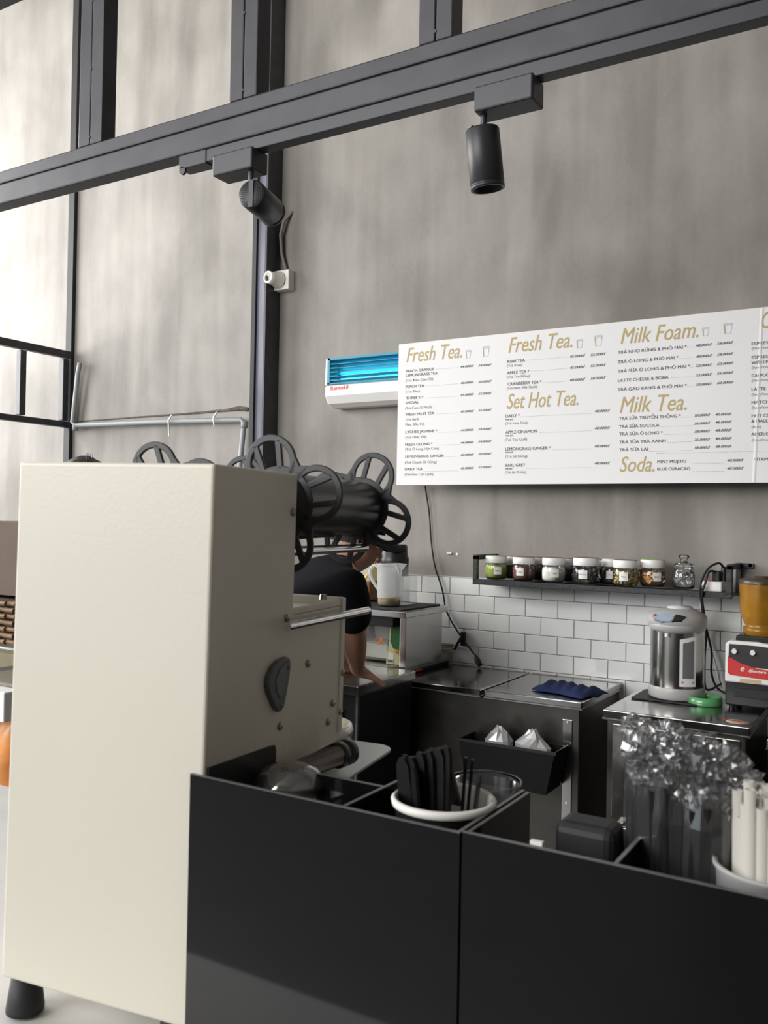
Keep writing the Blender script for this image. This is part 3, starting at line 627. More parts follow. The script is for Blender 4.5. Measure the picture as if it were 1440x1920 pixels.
oval(bx, by, bz, [(0, 0), (.9, 0), (1, .006), (1, .04), (.97, .045)], .1, .1).build('base', greyp, pot)
oval(bx, by, bz, [(.965, .044), (.965, .255)], .1, .1).build('steel_body', mat('boiler_steel', (.50, .49, .46), .2, metal=1, noise=.1, scale=4, stretch=(3, 3, .1)), pot)
oval(bx, by, bz, [(.97, .25), (1.02, .262, -.006), (1.06, .28, -.012), (1.06, .298, -.012), (.98, .31, -.008), (.6, .326, 0), (0, .332, 0)], .1, .105).build('top_cover', greyp, pot)
oval(bx, by - .055, bz, [(0, .235), (.5, .24), (.9, .25), (1, .265), (.95, .285), (0, .29)], .085, .066).build('spout_hood', greyp, pot)
oval(bx + .005, by + .01, bz, [(.9, .322), (.8, .334), (.0, .338)], .055, .06).build('pump_plate', mat('pale_silver', (.62, .60, .60), .3), pot)
MB().cyl((bx - .012, by - .112, bz + .232), (bx - .012, by - .112, bz + .245), .007, None, 10).build('spout', K['white'], pot)
# control panel on the sloping front of the lid
def onlid(dx, dz): 
    return (bx + dx, by - .124 + .20 * abs(dx) * abs(dx) / .05 * .5 + (dz - .285) * .55, bz + dz + .012)
pn = MB(); pts_ = [(-.068, .296), (-.03, .304), (.018, .304), (.004, .278), (-.03, .276), (-.055, .284)]
pn.add([onlid(*q_) for q_ in pts_] + [tuple(Vector(onlid(*q_)) + Vector((0, .012, -.012))) for q_ in pts_], [(0, 1, 2, 3, 4, 5)] + [(i, (i + 1) % 6, 6 + (i + 1) % 6, 6 + i) for i in range(6)])
pn.build('control_panel', mat('panel_blue_grey', (.28, .34, .40), .35), pot)
pn = MB(); pts_ = [(.022, .304), (.052, .298), (.04, .284), (.008, .278)]
pn.add([onlid(*q_) for q_ in pts_] + [tuple(Vector(onlid(*q_)) + Vector((0, .012, -.012))) for q_ in pts_], [(0, 1, 2, 3)] + [(i, (i + 1) % 4, 4 + (i + 1) % 4, 4 + i) for i in range(4)])
pn.build('display', K['plast'], pot)
p_ = Vector(onlid(-.055, .294)) + Vector((0, -.002, .002)); MB().cyl(p_, p_ + Vector((0, -.002, .002)), .004, None, 12).build('button', K['red'], pot)
# water gauge panel on the right front
g_ = MB(); th0 = math.radians(-52)
def onb(th, z, e=0): return (bx + math.cos(th) * (.098 + e), by + math.sin(th) * (.098 + e), bz + z)
def patch(th_a, th_b, z0_, z1_, e, n=6, cut=0):
    b = MB(); vs_ = []
    for i in range(n + 1):
        th = th_a + (th_b - th_a) * i / n; zt__ = z1_ - cut * (1 - i / n)
        vs_ += [onb(th, z0_, e), onb(th, zt__, e), onb(th, zt__, e - .004), onb(th, z0_, e - .004)]
    b.smooth = True
    for i in range(n):
        for k in range(4): b.add([], []); b.f.append([i * 4 + k, i * 4 + 4 + k, i * 4 + 4 + (k + 1) % 4, i * 4 + (k + 1) % 4]); b.m.append(0); b.sm.append(False)
    b.v = [Vector(q_) for q_ in vs_]
    b.f += [[0, 1, 2, 3], [n * 4, n * 4 + 3, n * 4 + 2, n * 4 + 1]]; b.m += [0, 0]; b.sm += [False, False]
    return b
th_a, th_b = math.radians(-72), math.radians(-38)
patch(th_a, th_b, .055, .235, .003, cut=.012).build('gauge_panel', K['white'], pot)
patch(th_a + .1, th_b - .1, .085, .22, .0045, cut=.01).build('water_gauge', mat('gauge_dark', (.16, .165, .17), .15), pot)
p_ = onb(th_a + .06, .068, .0045); o = text('Nakaware', p_[0], p_[2], p_[1], .008, K['red'], pot, 'lettering', .045, bold=.03); o.rotation_euler = (PI / 2, 0, (th_a + th_b) / 2 + PI / 2)
FIT[-1] = (o, .045)

# green lid ring
gm = film('green_plastic', (.25, .8, .35), .05, .45, .25); gm.node_tree.nodes['Diffuse BSDF'].inputs[0].default_value = (.22, .72, .28, 1)
gc = at(1317, 1322, Z=.868); gc.y += .0
o = MB().lathe((gc.x, gc.y + .03, .868), [(.056, 0), (.061, 0), (.063, .004), (.060, .028), (.056, .029), (.054, .026), (.056, .004), (0, .003)], 36).build('green_lid', gm)
tag(o, 'round translucent green plastic lid lying in front of the water boiler', 'lid')
# sticker on the chest
o = MB().lathe(at(1383, 1353, Z=.8675), [(0, .0006), (.036, .0006), (.036, 0)], 24).build('sticker', mat('cream_sticker', (.55, .45, .35), .5, noise=.4, scale=30)); o.parent = c2_; o.matrix_parent_inverse = wm(c2_).inverted()
o = MB().box(-.56, -.50, 3.10, 3.115, .8675, .8682).build('sticker_print', K['red'], c2_)

# ------------------------------------------------------------------ blender
x0 = -.587; y0 = 3.30; z0 = .867; x1 = -.375
bl = thing('blender', 'electric blender with amber jug, white and red control front, at the right edge', 'blender', ((x0 + x1) / 2, 3.4, z0))
MB().box(x0, x1, y0 + .01, y0 + .2, z0 + .012, z0 + .10).build('base', K['plast'], bl, .006)
MB().box(x0 + .03, x1 - .03, y0 + .004, y0 + .012, z0 + .045, z0 + .075).build('vent_slot', K['flat'], bl, .002)
for xx in (x0 + .02, x1 - .02):
    for yy in (y0 + .03, y0 + .18): MB().cyl((xx, yy, z0), (xx, yy, z0 + .013), .01, None, 10).build('foot', K['plast'], bl)
W_ = x1 - x0; H0 = z0 + .095; HH = .145
MB().prism([(0, 0), (W_, 0), (W_, HH * .88), (W_ * .75, HH * .96), (W_ / 2, HH), (W_ * .25, HH), (.012, HH), (0, HH * .92)], (x0, y0, H0), (1, 0, 0), (0, 0, 1), (0, .19, 0)).build('white_shell', K['white'], bl, .006)
MB().prism([(.010, HH * .40), (W_ - .01, HH * .40), (W_ - .01, HH * .86), (W_ * .7, HH * .90), (W_ / 2, HH * .92), (.014, HH * .92)], (x0, y0 - .002, H0), (1, 0, 0), (0, 0, 1), (0, .004, 0)).build('control_panel', mat('control_dark', (.035, .03, .033), .4), bl)
pr_ = [(.010, HH * .22), (.02, HH * .18), (W_ - .01, HH * .12), (W_ - .01, HH * .46), (W_ * .75, HH * .36), (W_ * .5, HH * .38), (W_ * .25, HH * .48), (.010, HH * .62)]
MB().prism(pr_, (x0, y0 - .0035, H0), (1, 0, 0), (0, 0, 1), (0, .004, 0)).build('red_band', mat('red_band', (.58, .035, .035), .45), bl)
for xx in (.032, .092, .16): MB().cyl((x0 + xx, y0 - .001, H0 + HH * .76), (x0 + xx, y0 - .014, H0 + HH * .76), .0095, .0085, 16).build('knob', K['white'], bl)
o = text('e', x0 + .05, H0 + HH * .29, y0 - .0042, .022, K['paper'], bl, 'lettering', None, .3, .02)
o = text('-Blenders', x0 + .075, H0 + HH * .285, y0 - .0042, .010, K['paper'], bl, 'lettering', .06, .1, .03)
MB().box(x0 + .05, x0 + .12, y0 - .0008, y0, H0 + .004, H0 + .016).build('tape_scrap', mat('old_tape', (.55, .42, .25), .7), bl)
jx, jy = x0 + .105, y0 + .095; zj = H0 + HH
MB().box(jx - .075, jx + .075, jy - .07, jy + .07, zj - .004, zj + .018).build('jug_collar', K['plast'], bl, .006)
amb = mat('amber_jug', (.42, .20, .02), .25, noise=.2, scale=12, spec=.5, trans=.35)
b = MB(); n = 32; vs_ = []
PR = [(.055, .018), (.062, .03), (.062, .045), (.052, .046), (.058, .06), (.070, .09), (.073, .14), (.074, .19), (.074, .20)]
for r_, z_ in PR:
    for j in range(n):
        q_ = r_ * (1 + (.035 if z_ > .05 and j % 4 == 0 else 0)); vs_.append((jx + math.cos(2 * PI * j / n) * q_, jy + math.sin(2 * PI * j / n) * q_, zj + z_))
b.smooth = True; b.add(vs_, [(k * n + j, k * n + (j + 1) % n, (k + 1) * n + (j + 1) % n, (k + 1) * n + j) for k in range(len(PR) - 1) for j in range(n)])
b.build('jug', amb, bl)
MB().lathe((jx, jy, zj + .198), [(.076, 0), (.077, .012), (.07, .018), (.03, .02), (.028, .028), (0, .028)], 28).build('jug_lid', mat('smoky_lid', (.06, .045, .03), .35), bl)

# ------------------------------------------------------------------ steel stand at left with jug, juice jar, blender cup, clear case
sx0, sx1, sy0, sy1, sz = -2.75, -1.80, 3.00, 3.42, 1.146
sd = thing('steel_stand', 'raised steel rack with black mat, left of the long chest', 'rack', ((sx0 + sx1) / 2, 3.3, .92))
MB().box(sx0, sx1 + .058, sy0 + .05, sy1, sz - .026, sz).build('shelf_top', K['steel'], sd, .003)
o = MB().box(sx0, sx1 + .03, sy0 + .055, sy1 - .02, sz, sz + .006).build('top_mat', K['flat'], sd, .001)
MB().box(sx1 + .022, sx1 + .05, sy0 + .07, sy0 + .1, .92, sz - .026).build('leg', K['steel'], sd, .002)
MB().box(sx0, sx0 + .035, sy0 + .07, sy0 + .1, .92, sz - .026).build('leg', K['steel'], sd, .002)
MB().box(sx1 + .040, sx1 + .045, sy0 + .1, sy1 - .03, .92, sz - .026).build('side_panel', K['steel'], sd)
MB().box(sx0, sx1 + .02, sy1 - .01, sy1, .92, sz - .026).build('back_panel', K['steeldark'], sd)
MB().box(sx1 - .19, sx1 - .015, sy0 + .08, sy0 + .22, sz - .07, sz - .027).build('under_tray', K['plast'], sd, .003)
# lower counter
lc = thing('prep_counter', 'steel-topped prep counter where the barista leans, left of the long chest', 'counter', (-2.3, 3.0, 0))
MB().box(-2.80, -1.69, 2.63, 3.05, .885, .92).box(-2.80, -1.80, 3.05, 3.585, .885, .92).build('worktop', K['steel'], lc, .004)
MB().box(-2.78, -1.70, 2.65, 3.04, .0, .885).box(-2.78, -1.81, 3.04, 3.57, 0, .885).build('cabinet_body', K['plast'], lc, .004)
MB().box(-2.05, -1.76, 2.642, 2.652, .12, .83).build('door', K['plast'], lc, .003)
MB().box(-1.706, -1.697, 2.643, 2.655, .0, .885).build('corner_strip', K['steel'], lc)
# things standing on the rack
def pos(px, Y): return at(px, 1140, Y=Y).x
zt_ = sz + .0065
x = pos(729, 3.18); Yj = 3.18
jg = thing('plastic_jug', 'translucent plastic measuring jug with a little cream-coloured drink', 'jug', (x, Yj, zt_))
MB().lathe((x, Yj, zt_), [(.0485, .035), (.052, .17), (.056, .176), (.053, .176)], 32).build('jug_body', K['frost'], jg)
MB().lathe((x, Yj, zt_), [(0, .003), (.046, .003), (.048, .01), (.0485, .035)], 32).build('jug_base', K['clear'], jg)
MB().add([(x + .044, Yj - .022, zt_ + .176), (x + .044, Yj + .022, zt_ + .176), (x + .084, Yj, zt_ + .177), (x + .050, Yj, zt_ + .135)], [(0, 2, 3), (1, 3, 2)]).build('spout', mat('milky_plastic', (.62, .64, .64), .5), jg)
MB().tube(smooth([(x - .048, Yj, zt_ + .155), (x - .075, Yj, zt_ + .165), (x - .095, Yj, zt_ + .14), (x - .085, Yj, zt_ + .105), (x - .048, Yj, zt_ + .06)]), .007, 8).build('handle', K['frost'], jg)
MB().lathe((x, Yj, zt_), [(0, .005), (.0445, .005), (.046, .034), (0, .034)], 28).build('milky_drink', mat('milky_tea', (.55, .38, .18), .4), jg)
x = pos(678, 3.3); Yj = 3.32
oj = thing('juice_jar', 'square juice dispenser with orange lid behind the jug', 'jar', (x, Yj, zt_))
MB().box(x - .065, x + .065, Yj - .06, Yj + .06, zt_ + .085, zt_ + .19).build('jar_upper', film('pale_juice_plastic', (.85, .75, .4), .04, .4, .2), oj, .006)
MB().box(x - .06, x + .06, Yj - .055, Yj + .055, zt_ + .003, zt_ + .085).build('orange_juice', mat('orange_liquid', (.24, .09, .015), .3), oj, .006)
MB().box(x - .068, x + .068, Yj - .063, Yj + .063, zt_ + .19, zt_ + .225).build('lid', mat('orange_plastic', (.80, .25, .04), .45), oj, .008)
MB().cyl((x + .03, Yj - .055, zt_ + .09), (x + .055, Yj - .058, zt_ + .12), .012, .004, 10).build('fruit_print', mat('yellow_print', (.8, .5, .03), .5), oj)
x = pos(737, 3.33); Yj = 3.33
bj = thing('blender_jug', 'blender jug with a large black lid behind the translucent jug', 'blender jug', (x, Yj, zt_))
MB().box(x - .05, x + .05, Yj - .05, Yj + .05, zt_, zt_ + .175).build('jug_body', film('smoky_plastic', (.45, .45, .45), .05, .35, .2), bj, .01)
oval(x, Yj, zt_, [(.98, .155), (1.06, .165), (1.08, .19), (1.0, .20), (.94, .245), (.85, .252), (0, .252)], .064, .064, 8).build('lid', K['plast'], bj)
MB().cyl((x, Yj, zt_ + .249), (x, Yj, zt_ + .268), .018, .016, 14).build('lid_cap', K['clear'], bj)
x = pos(758, 3.32)
MB_ = MB().box(x + .005, x + .04, 3.25, 3.36, zt_, zt_ + .12)
tag(MB_.build('clear_case', K['clear']), 'clear plastic case standing at the right behind the jug', 'case')
# under the rack
x = at(715, 1220, Y=3.2).x
tb = thing('clear_tub', 'tall clear tub of pale green drink with teal lid under the rack', 'tub', (x, 3.22, .921))
zt2 = .921
MB().box(x - .075, x + .075, 3.15, 3.29, zt2, zt2 + .165).build('tub_body', K['clear'], tb, .015)
MB().box(x - .07, x + .07, 3.155, 3.285, zt2 + .003, zt2 + .075).build('drink', mat('pale_green_drink', (.20, .21, .09), .3), tb, .013)
MB().box(x - .078, x + .078, 3.147, 3.293, zt2 + .165, zt2 + .185).build('lid', mat('teal_plastic', (.02, .20, .15), .4), tb, .008)
MB().lathe((x + .03, 3.148, zt2 + .09), [(0, .001), (.012, .0)], 5, (0, -1, 0)).lathe((x + .018, 3.148, zt2 + .078), [(0, .001), (.009, .0)], 5, (0, -1, 0)).build('floral_print', mat('orange_flower', (.7, .18, .05), .5), tb)
x = at(739, 1225, Y=3.12).x
ct_ = thing('drink_carton', 'green and pale yellow drink carton with folded top under the rack', 'carton', (x, 3.14, zt2))
H_ = .155
MB().prism([(-.036, 0), (.028, 0), (.026, H_ * .62), (.028, H_), (-.02, H_), (-.022, H_ * .62)], (x, 3.115, zt2), (1, 0, 0), (0, 0, 1), (0, .05, 0)).build('carton_body', mat('carton_yellow', (.62, .60, .30), .5), ct_, .002)
MB().prism([(-.016, H_ * .60), (.0, H_ * .42), (.0265, H_ * .40), (.0275, H_ * .62), (.029, H_ + .001), (-.012, H_ + .001)], (x, 3.1135, zt2), (1, 0, 0), (0, 0, 1), (0, .002, 0)).build('green_print', mat('carton_green', (.015, .12, .03), .5), ct_)
MB().prism([(-.028, .006), (.0, .004), (.002, .045), (-.02, .048)], (x, 3.1135, zt2), (1, 0, 0), (0, 0, 1), (0, .002, 0)).build('white_patch', K['paper'], ct_)
bb = MB()
for k in range(9): bb.box(x - .026 + k * .0028, x - .026 + k * .0028 + .0014, 3.1128, 3.1134, zt2 + .008, zt2 + .02)
bb.build('barcode', K['ink'], ct_)
MB().lathe((x + .017, 3.1132, zt2 + .055), [(0, .0008), (.010, 0)], 12, (0, -1, 0)).build('fruit_print', mat('fruit_orange', (.55, .25, .03), .5), ct_)
a = at(768, 1262, Z=.876); b = at(787, 1256, Z=.876)
wr = thing('snack_wrapper', 'small red and yellow wrapper on the left of the long chest', 'wrapper', a)
MB().tube([a, a.lerp(b, .5) + Vector((0, 0, .004)), b + Vector((0, .02, 0))], [.006, .009, .006], 8).build('wrapper_body', mat('wrapper_red', (.6, .06, .03), .4), wr)
MB().tube([a - Vector((.008, 0, 0)), a.lerp(b, .25)], [.007, .009], 8).build('wrapper_tip', mat('wrapper_yellow', (.6, .6, .15), .4), wr)

# ------------------------------------------------------------------ people
def skinned(name, nodes, edges, mt, parent, sub=2, root=0):
    """nodes: (co, rx, ry)"""
    bm = bmesh.new(); sk = bm.verts.layers.skin.verify(); vs_ = []
    for i, (co, rx, ry) in enumerate(nodes):
        v = bm.verts.new(co); v[sk].radius = (rx, ry); v[sk].use_root = (i == root); vs_.append(v)
    for a_, b_ in edges: bm.edges.new((vs_[a_], vs_[b_]))
    me = bpy.data.meshes.new(name); bm.to_mesh(me); bm.free(); me.materials.append(mt)
    o = bpy.data.objects.new(name, me); C.objects.link(o)
    s = o.modifiers.new('skin', 'SKIN'); s.use_smooth_shade = True; s.branch_smoothing = .3
    if sub: q_ = o.modifiers.new('sub', 'SUBSURF'); q_.levels = sub; q_.render_levels = sub
    if parent: o.parent = parent; o.matrix_parent_inverse = wm(parent).inverted()
    return o


def person(label, base, pelvis, chest, neck, head, face, rsh, rel, rwr, rhd, lsh, lel, lwr, lhd, rk, rf, lk, lf, cap=True):
    t = thing('person', label, 'person', base)
    V = Vector; nodes = []; edges = []
    def nd(co, r, par=None, ry=None):
        nodes.append((V(co), r, ry or r)); i = len(nodes) - 1
        if par is not None: edges.append((par, i))
        return i
    face = V(face).normalized(); side = face.cross(V((0, 0, 1))).normalized(); up = V((0, 0, 1))
    pel = nd(pelvis, .135); bel = nd(V(pelvis).lerp(V(chest), .5), .125, pel); ch = nd(chest, .14, bel); nk = nd(neck, .055, ch)
    hd = V(head)
    jaw = nd(hd - up * .06 + face * .015, .064, nk); mid = nd(hd, .082, jaw); top = nd(hd + up * .065, .072, mid)
    nose = nd(hd + face * .098 - up * .015, .014, mid)
    def arm(sh, el, wr_, hn):
        s_ = nd(sh, .062, ch); e_ = nd(el, .042, s_); f_ = nd(V(el).lerp(V(wr_), .35), .043, e_); w_ = nd(wr_, .027, f_)
        d = (V(hn) - V(wr_)); L_ = d.length; d.normalize(); lat = d.cross(up).normalized() if abs(d.z) < .9 else side
        pm = nd(V(wr_) + d * L_ * .45, .034, w_)
        for k, (off, ln) in enumerate(((-.030, .055), (-.010, .065), (.010, .060), (.028, .048))):
            b0 = V(wr_) + d * L_ * .75 + lat * off
            n1 = nd(b0, .0105, pm); n2 = nd(b0 + d * ln * .55 - up * .004, .009, n1); nd(b0 + d * ln - up * .014, .008, n2)
        th = nd(V(wr_) + d * L_ * .35 - lat * .035, .012, pm); nd(V(wr_) + d * L_ * .8 - lat * .055, .009, th)
    arm(rsh, rel, rwr, rhd); arm(lsh, lel, lwr, lhd)
    for kn, ft, s_ in ((rk, rf, 1), (lk, lf, -1)):
        h_ = nd(V(pelvis) + (V(rf) - V(lf)).normalized() * .09 * s_ - up * .05, .095, pel); k_ = nd(kn, .062, h_); c_ = nd(V(kn).lerp(V(ft), .35), .058, k_); a_ = nd(V(ft) + up * .09, .04, c_); nd(V(ft) + up * .035 + face * .12, .035, a_)
    skinned('body', nodes, edges, K['skin'], t, 2)
    V_ = V
    # shirt
    sn = [(V(pelvis) + up * .02, .155, .15), (V(pelvis).lerp(V(chest), .5), .150, .15), (V(chest), .165, .155), (V(neck) + up * .002, .078, .075),
          (V(rsh), .082, .08), (V(rsh).lerp(V(rel), .6), .072, .07), (V(rsh).lerp(V(rel), 1.0), .070, .066),
          (V(lsh), .082, .08), (V(lsh).lerp(V(lel), .6), .070, .07), (V(lsh).lerp(V(lel), .9), .068, .066)]
    skinned('tshirt', sn, [(0, 1), (1, 2), (2, 3), (2, 4), (4, 5), (5, 6), (2, 7), (7, 8), (8, 9)], K['shirt'], t, 2)
    rh = V(pelvis) + (V(rf) - V(lf)).normalized() * .09 - up * .05; lh = V(pelvis) - (V(rf) - V(lf)).normalized() * .09 - up * .05
    tn = [(V(pelvis), .15, .145), (rh, .11, .11), (V(rk), .078, .078), (V(rf) + up * .1, .06, .06), (lh, .11, .11), (V(lk), .078, .078), (V(lf) + up * .1, .06, .06)]
    skinned('trousers', tn, [(0, 1), (1, 2), (2, 3), (0, 4), (4, 5), (5, 6)], K['denim'], t, 2)
    for ft in (rf, lf): skinned('shoe', [(V(ft) + up * .05 - face * .03, .05, .05), (V(ft) + up * .042 + face * .07, .046, .04), (V(ft) + up * .035 + face * .16, .04, .032)], [(0, 1), (1, 2)], K['plast'], t, 2)
    for s_ in (-1, 1):
        e = MB().lathe(hd + face * .074 + side * s_ * .031 + up * .005, [(0, .010), (.007, .007), (.010, 0), (.007, -.007), (0, -.010)], 12).build('eye', K['white'], t)
        MB().lathe(hd + face * .083 + side * s_ * .031 + up * .005, [(0, .002), (.004, .001), (.0045, 0)], 10, face).build('iris', K['hair'], e)
        skinned('ear', [(hd + side * s_ * .086 - face * .008 + up * .018, .011, .018), (hd + side * s_ * .088 - face * .008 - up * .012, .009, .014)], [(0, 1)], K['skin'], t, 1)
    skinned('mouth', [(hd + face * .076 - up * .052 + side * .02, .005, .005), (hd + face * .082 - up * .053, .007, .006), (hd + face * .076 - up * .052 - side * .02, .005, .005)], [(0, 1), (1, 2)], mat('lips', (.35, .12, .10), .5), t, 1)
    # hair
    b = MB(); b.smooth = True; n = 24; vs_ = []; rr = random.Random(5)
    cc = hd + up * .03 - face * .012
    rows = 9
    for k in range(rows):
        ph = k / (rows - 1) * 1.9
        for j in range(n):
            th = 2 * PI * j / n; r_ = .098 * math.sin(ph) + .002; fz = math.cos(th)
            drop = 1 if fz < .35 else .62
            ph2 = ph * drop; r_ = .100 * math.sin(ph2) + .001; q_ = 1 + rr.uniform(-.02, .03)
            vs_.append(cc + (face * fz * 1.06 + side * math.sin(th) * .95) * r_ * q_ + up * math.cos(ph2) * .096 * q_)
    b.add(vs_, [(k * n + j, k * n + (j + 1) % n, (k + 1) * n + (j + 1) % n, (k + 1) * n + j) for k in range(rows - 1) for j in range(n)])
    hr = b.build('hair', K['hair'], t)
    if not cap:
        tf = MB()
        for k in range(8):
            p_ = cc + up * .088 + face * rr.uniform(.02, .05) + side * rr.uniform(-.02, .02)
            tf.tube([p_ - up * .01, p_ + up * rr.uniform(.004, .012) + face * rr.uniform(-.004, .01), p_ + up * rr.uniform(.01, .028) + face * rr.uniform(0, .022)], [.0018, .0014, .0006], 4)
        tf.build('hair_tuft', K['hair'], hr)['kind'] = 'stuff'
    else:
        b = MB(); b.smooth = True; vs_ = []
        for k in range(7):
            ph = k / 6 * 1.5
            for j in range(n):
                th = 2 * PI * j / n; r_ = .108 * math.sin(ph) + .001
                vs_.append(cc + up * .006 + (face * math.cos(th) * 1.08 + side * math.sin(th) * .98) * r_ + up * math.cos(ph) * .105)
        b.add(vs_, [(k * n + j, k * n + (j + 1) % n, (k + 1) * n + (j + 1) % n, (k + 1) * n + j) for k in range(6) for j in range(n)])
        cp_ = b.build('cap', K['shirt'], t); s = cp_.modifiers.new('s', 'SOLIDIFY'); s.thickness = .003
        b = MB(); b.smooth = False; pl = []
        for j in range(13):
            th = -1.15 + 2.3 * j / 12; pl.append((math.sin(th) * .095, math.cos(th) * .105))
        outer = [(math.sin(-1.15 + 2.3 * j / 12) * .105, math.cos(-1.15 + 2.3 * j / 12) * .09 + .10) for j in range(12, -1, -1)]
        nb = 13; vs_ = []
        for e_ in (0, .005):
            for j in range(nb):
                for (px_, py_) in (pl[j], outer[nb - 1 - j]): vs_.append(cc + up * (.010 + e_ - px_ * px_ * 3.2) + side * px_ + (face - up * .18) * py_)
        k_ = nb * 2; fs = []
        for j in range(nb - 1):
            a_ = j * 2; fs += [(a_, a_ + 1, a_ + 3, a_ + 2), (k_ + a_, k_ + a_ + 2, k_ + a_ + 3, k_ + a_ + 1), (a_ + 1, k_ + a_ + 1, k_ + a_ + 3, a_ + 3), (a_, a_ + 2, k_ + a_ + 2, k_ + a_)]
        fs += [(0, k_, k_ + 1, 1), (k_ - 2, k_ - 1, 2 * k_ - 1, 2 * k_ - 2)]
        b.add(vs_, fs); b.build('cap_brim', K['shirt'], t)
    return t


# the barista leaning on the prep counter
P = at
hand_w = P(670, 1258, Y=2.66); hand_e = P(703, 1283, Y=2.72)
hand_w.z = max(hand_w.z, .955); hand_e.z = .938
chest = P(622, 1118, Y=2.42); rsh = P(655, 1092, Y=2.34); rel = P(664, 1178, Y=2.45)
headp = P(667, 1018, Y=2.58)
person('barista in black T-shirt and black cap, leaning one hand on the steel counter', (-2.0, 2.2, 0), (-2.02, 2.2, .98), chest, P(635, 1062, Y=2.5), headp, (.75, .62, -.15),
       rsh, rel, hand_w, hand_e, P(560, 1090, Y=2.66), P(600, 1180, Y=2.72), P(640, 1238, Y=2.80), P(660, 1262, Y=2.86),
       (-1.90, 2.24, .52), (-1.92, 2.12, 0), (-2.12, 2.34, .52), (-2.18, 2.26, 0))
hp = P(164, 858, Y=2.4); hz = hp.z - .122
person('person standing hidden behind the tall cream machine, dark hair showing above it', (hp.x, 2.4, 0), (hp.x, 2.4, .93), (hp.x, 2.4, 1.30), (hp.x, 2.4, hz - .12), (hp.x, 2.4, hz), (.7, -.2, -.1),
       (hp.x - .04, 2.22, 1.37), (hp.x + .0, 2.17, 1.10), (hp.x + .18, 2.16, 1.0), (hp.x + .27, 2.18, .98), (hp.x + .04, 2.58, 1.37), (hp.x + .04, 2.62, 1.10), (hp.x + .2, 2.58, 1.0), (hp.x + .28, 2.56, .98),
       (hp.x, 2.30, .5), (hp.x, 2.28, 0), (hp.x, 2.50, .5), (hp.x, 2.52, 0), cap=False)

# the photographer, seen as a dim reflection in the black acrylic
GREY = mat('grey_shirt', (.16, .17, .19), .85, bump=.2, scale=40); BK = K['shirt']; K['shirt'] = GREY
person('person in grey shirt taking the photograph, reflected dimly in the black acrylic', (.16, -.36, 0), (.16, -.36, .95), (.17, -.34, 1.27), (.17, -.32, 1.46), (.16, -.27, 1.57), (-.5, .8, -.1),
       (.33, -.24, 1.39), (.34, -.10, 1.17), (.10, -.06, 1.34), (.055, -.03, 1.42), (.02, -.44, 1.39), (-.12, -.32, 1.17), (-.07, -.15, 1.34), (-.045, -.09, 1.42),
       (.25, -.26, .5), (.26, -.30, 0), (.07, -.36, .5), (.07, -.40, 0), cap=False)
K['shirt'] = BK

# ------------------------------------------------------------------ service counter
ctp = thing('service_counter', 'pale stone-topped service counter at the very front', 'counter', (-.6, .8, 0))
MB().box(-1.75, 1.2, .40, 1.05, .965, 1.0).build('worktop', mat('pale_stone', (.62, .61, .59), .3, noise=.06, scale=12), ctp, .004)
MB().box(-1.72, 1.17, .44, 1.02, 0, .965).build('cabinet_body', mat('counter_dark', (.05, .05, .055), .5), ctp)

# ------------------------------------------------------------------ cup sealing machine (local frame, then turned and placed)
ms = thing('cup_sealing_machine', 'tall cream cup-sealing machine with black film reels, in the foreground', 'machine', (-.552, .6, 1.0), rot=(0, math.radians(.9), math.radians(9.8)))
MM = wm(ms)
class LB(MB):
    def build(s, name, mats, parent=None, bevel=0, seg=2):
        o = bpy.data.objects.new(name, s.mesh(name, mats)); C.objects.link(o); o.parent = parent
        if parent is not ms: o.matrix_parent_inverse = Matrix()
        if bevel: b = o.modifiers.new('b', 'BEVEL'); b.width = bevel; b.segments = seg; b.limit_method = 'ANGLE'; b.angle_limit = .7
        return o
B0 = .04; WW = .226
LB().box(-WW, 0, 0, .165, B0, B0 + .51).build('column_housing', K['beige'], ms, .0035, 3)
LB().box(-WW + .002, -.002, .165, .303, B0 + .195, B0 + .358).box(-WW + .002, -WW + .006, .165, .303, B0 + .358, B0 + .366).box(-.006, -.002, .165, .303, B0 + .358, B0 + .366).box(-WW + .006, -.006, .299, .303, B0 + .358, B0 + .366).build('head_housing', K['beige'], ms, .0015)
LB().box(-WW, .0, .292, .3045, B0 + .205, B0 + .368).build('front_panel', K['beige'], ms, .002)
LB().box(-.09, -.012, .155, .30, B0 + .175, B0 + .196).build('drawer_mount', K['flat'], ms, .002)
# reservoir cut at the lower side
def rp(poly, x, th, name, mt, par=ms, bev=0):
    return LB().prism(poly, (x, 0, B0), (0, 1, 0), (0, 0, 1), (th, 0, 0)).build(name, mt, par, bev)
rp([(.004, .0), (.132, .0), (.132, .222), (.129, .228), (.122, .229), (.004, .236)], -.0005, .0025, 'side_opening', K['plast'])
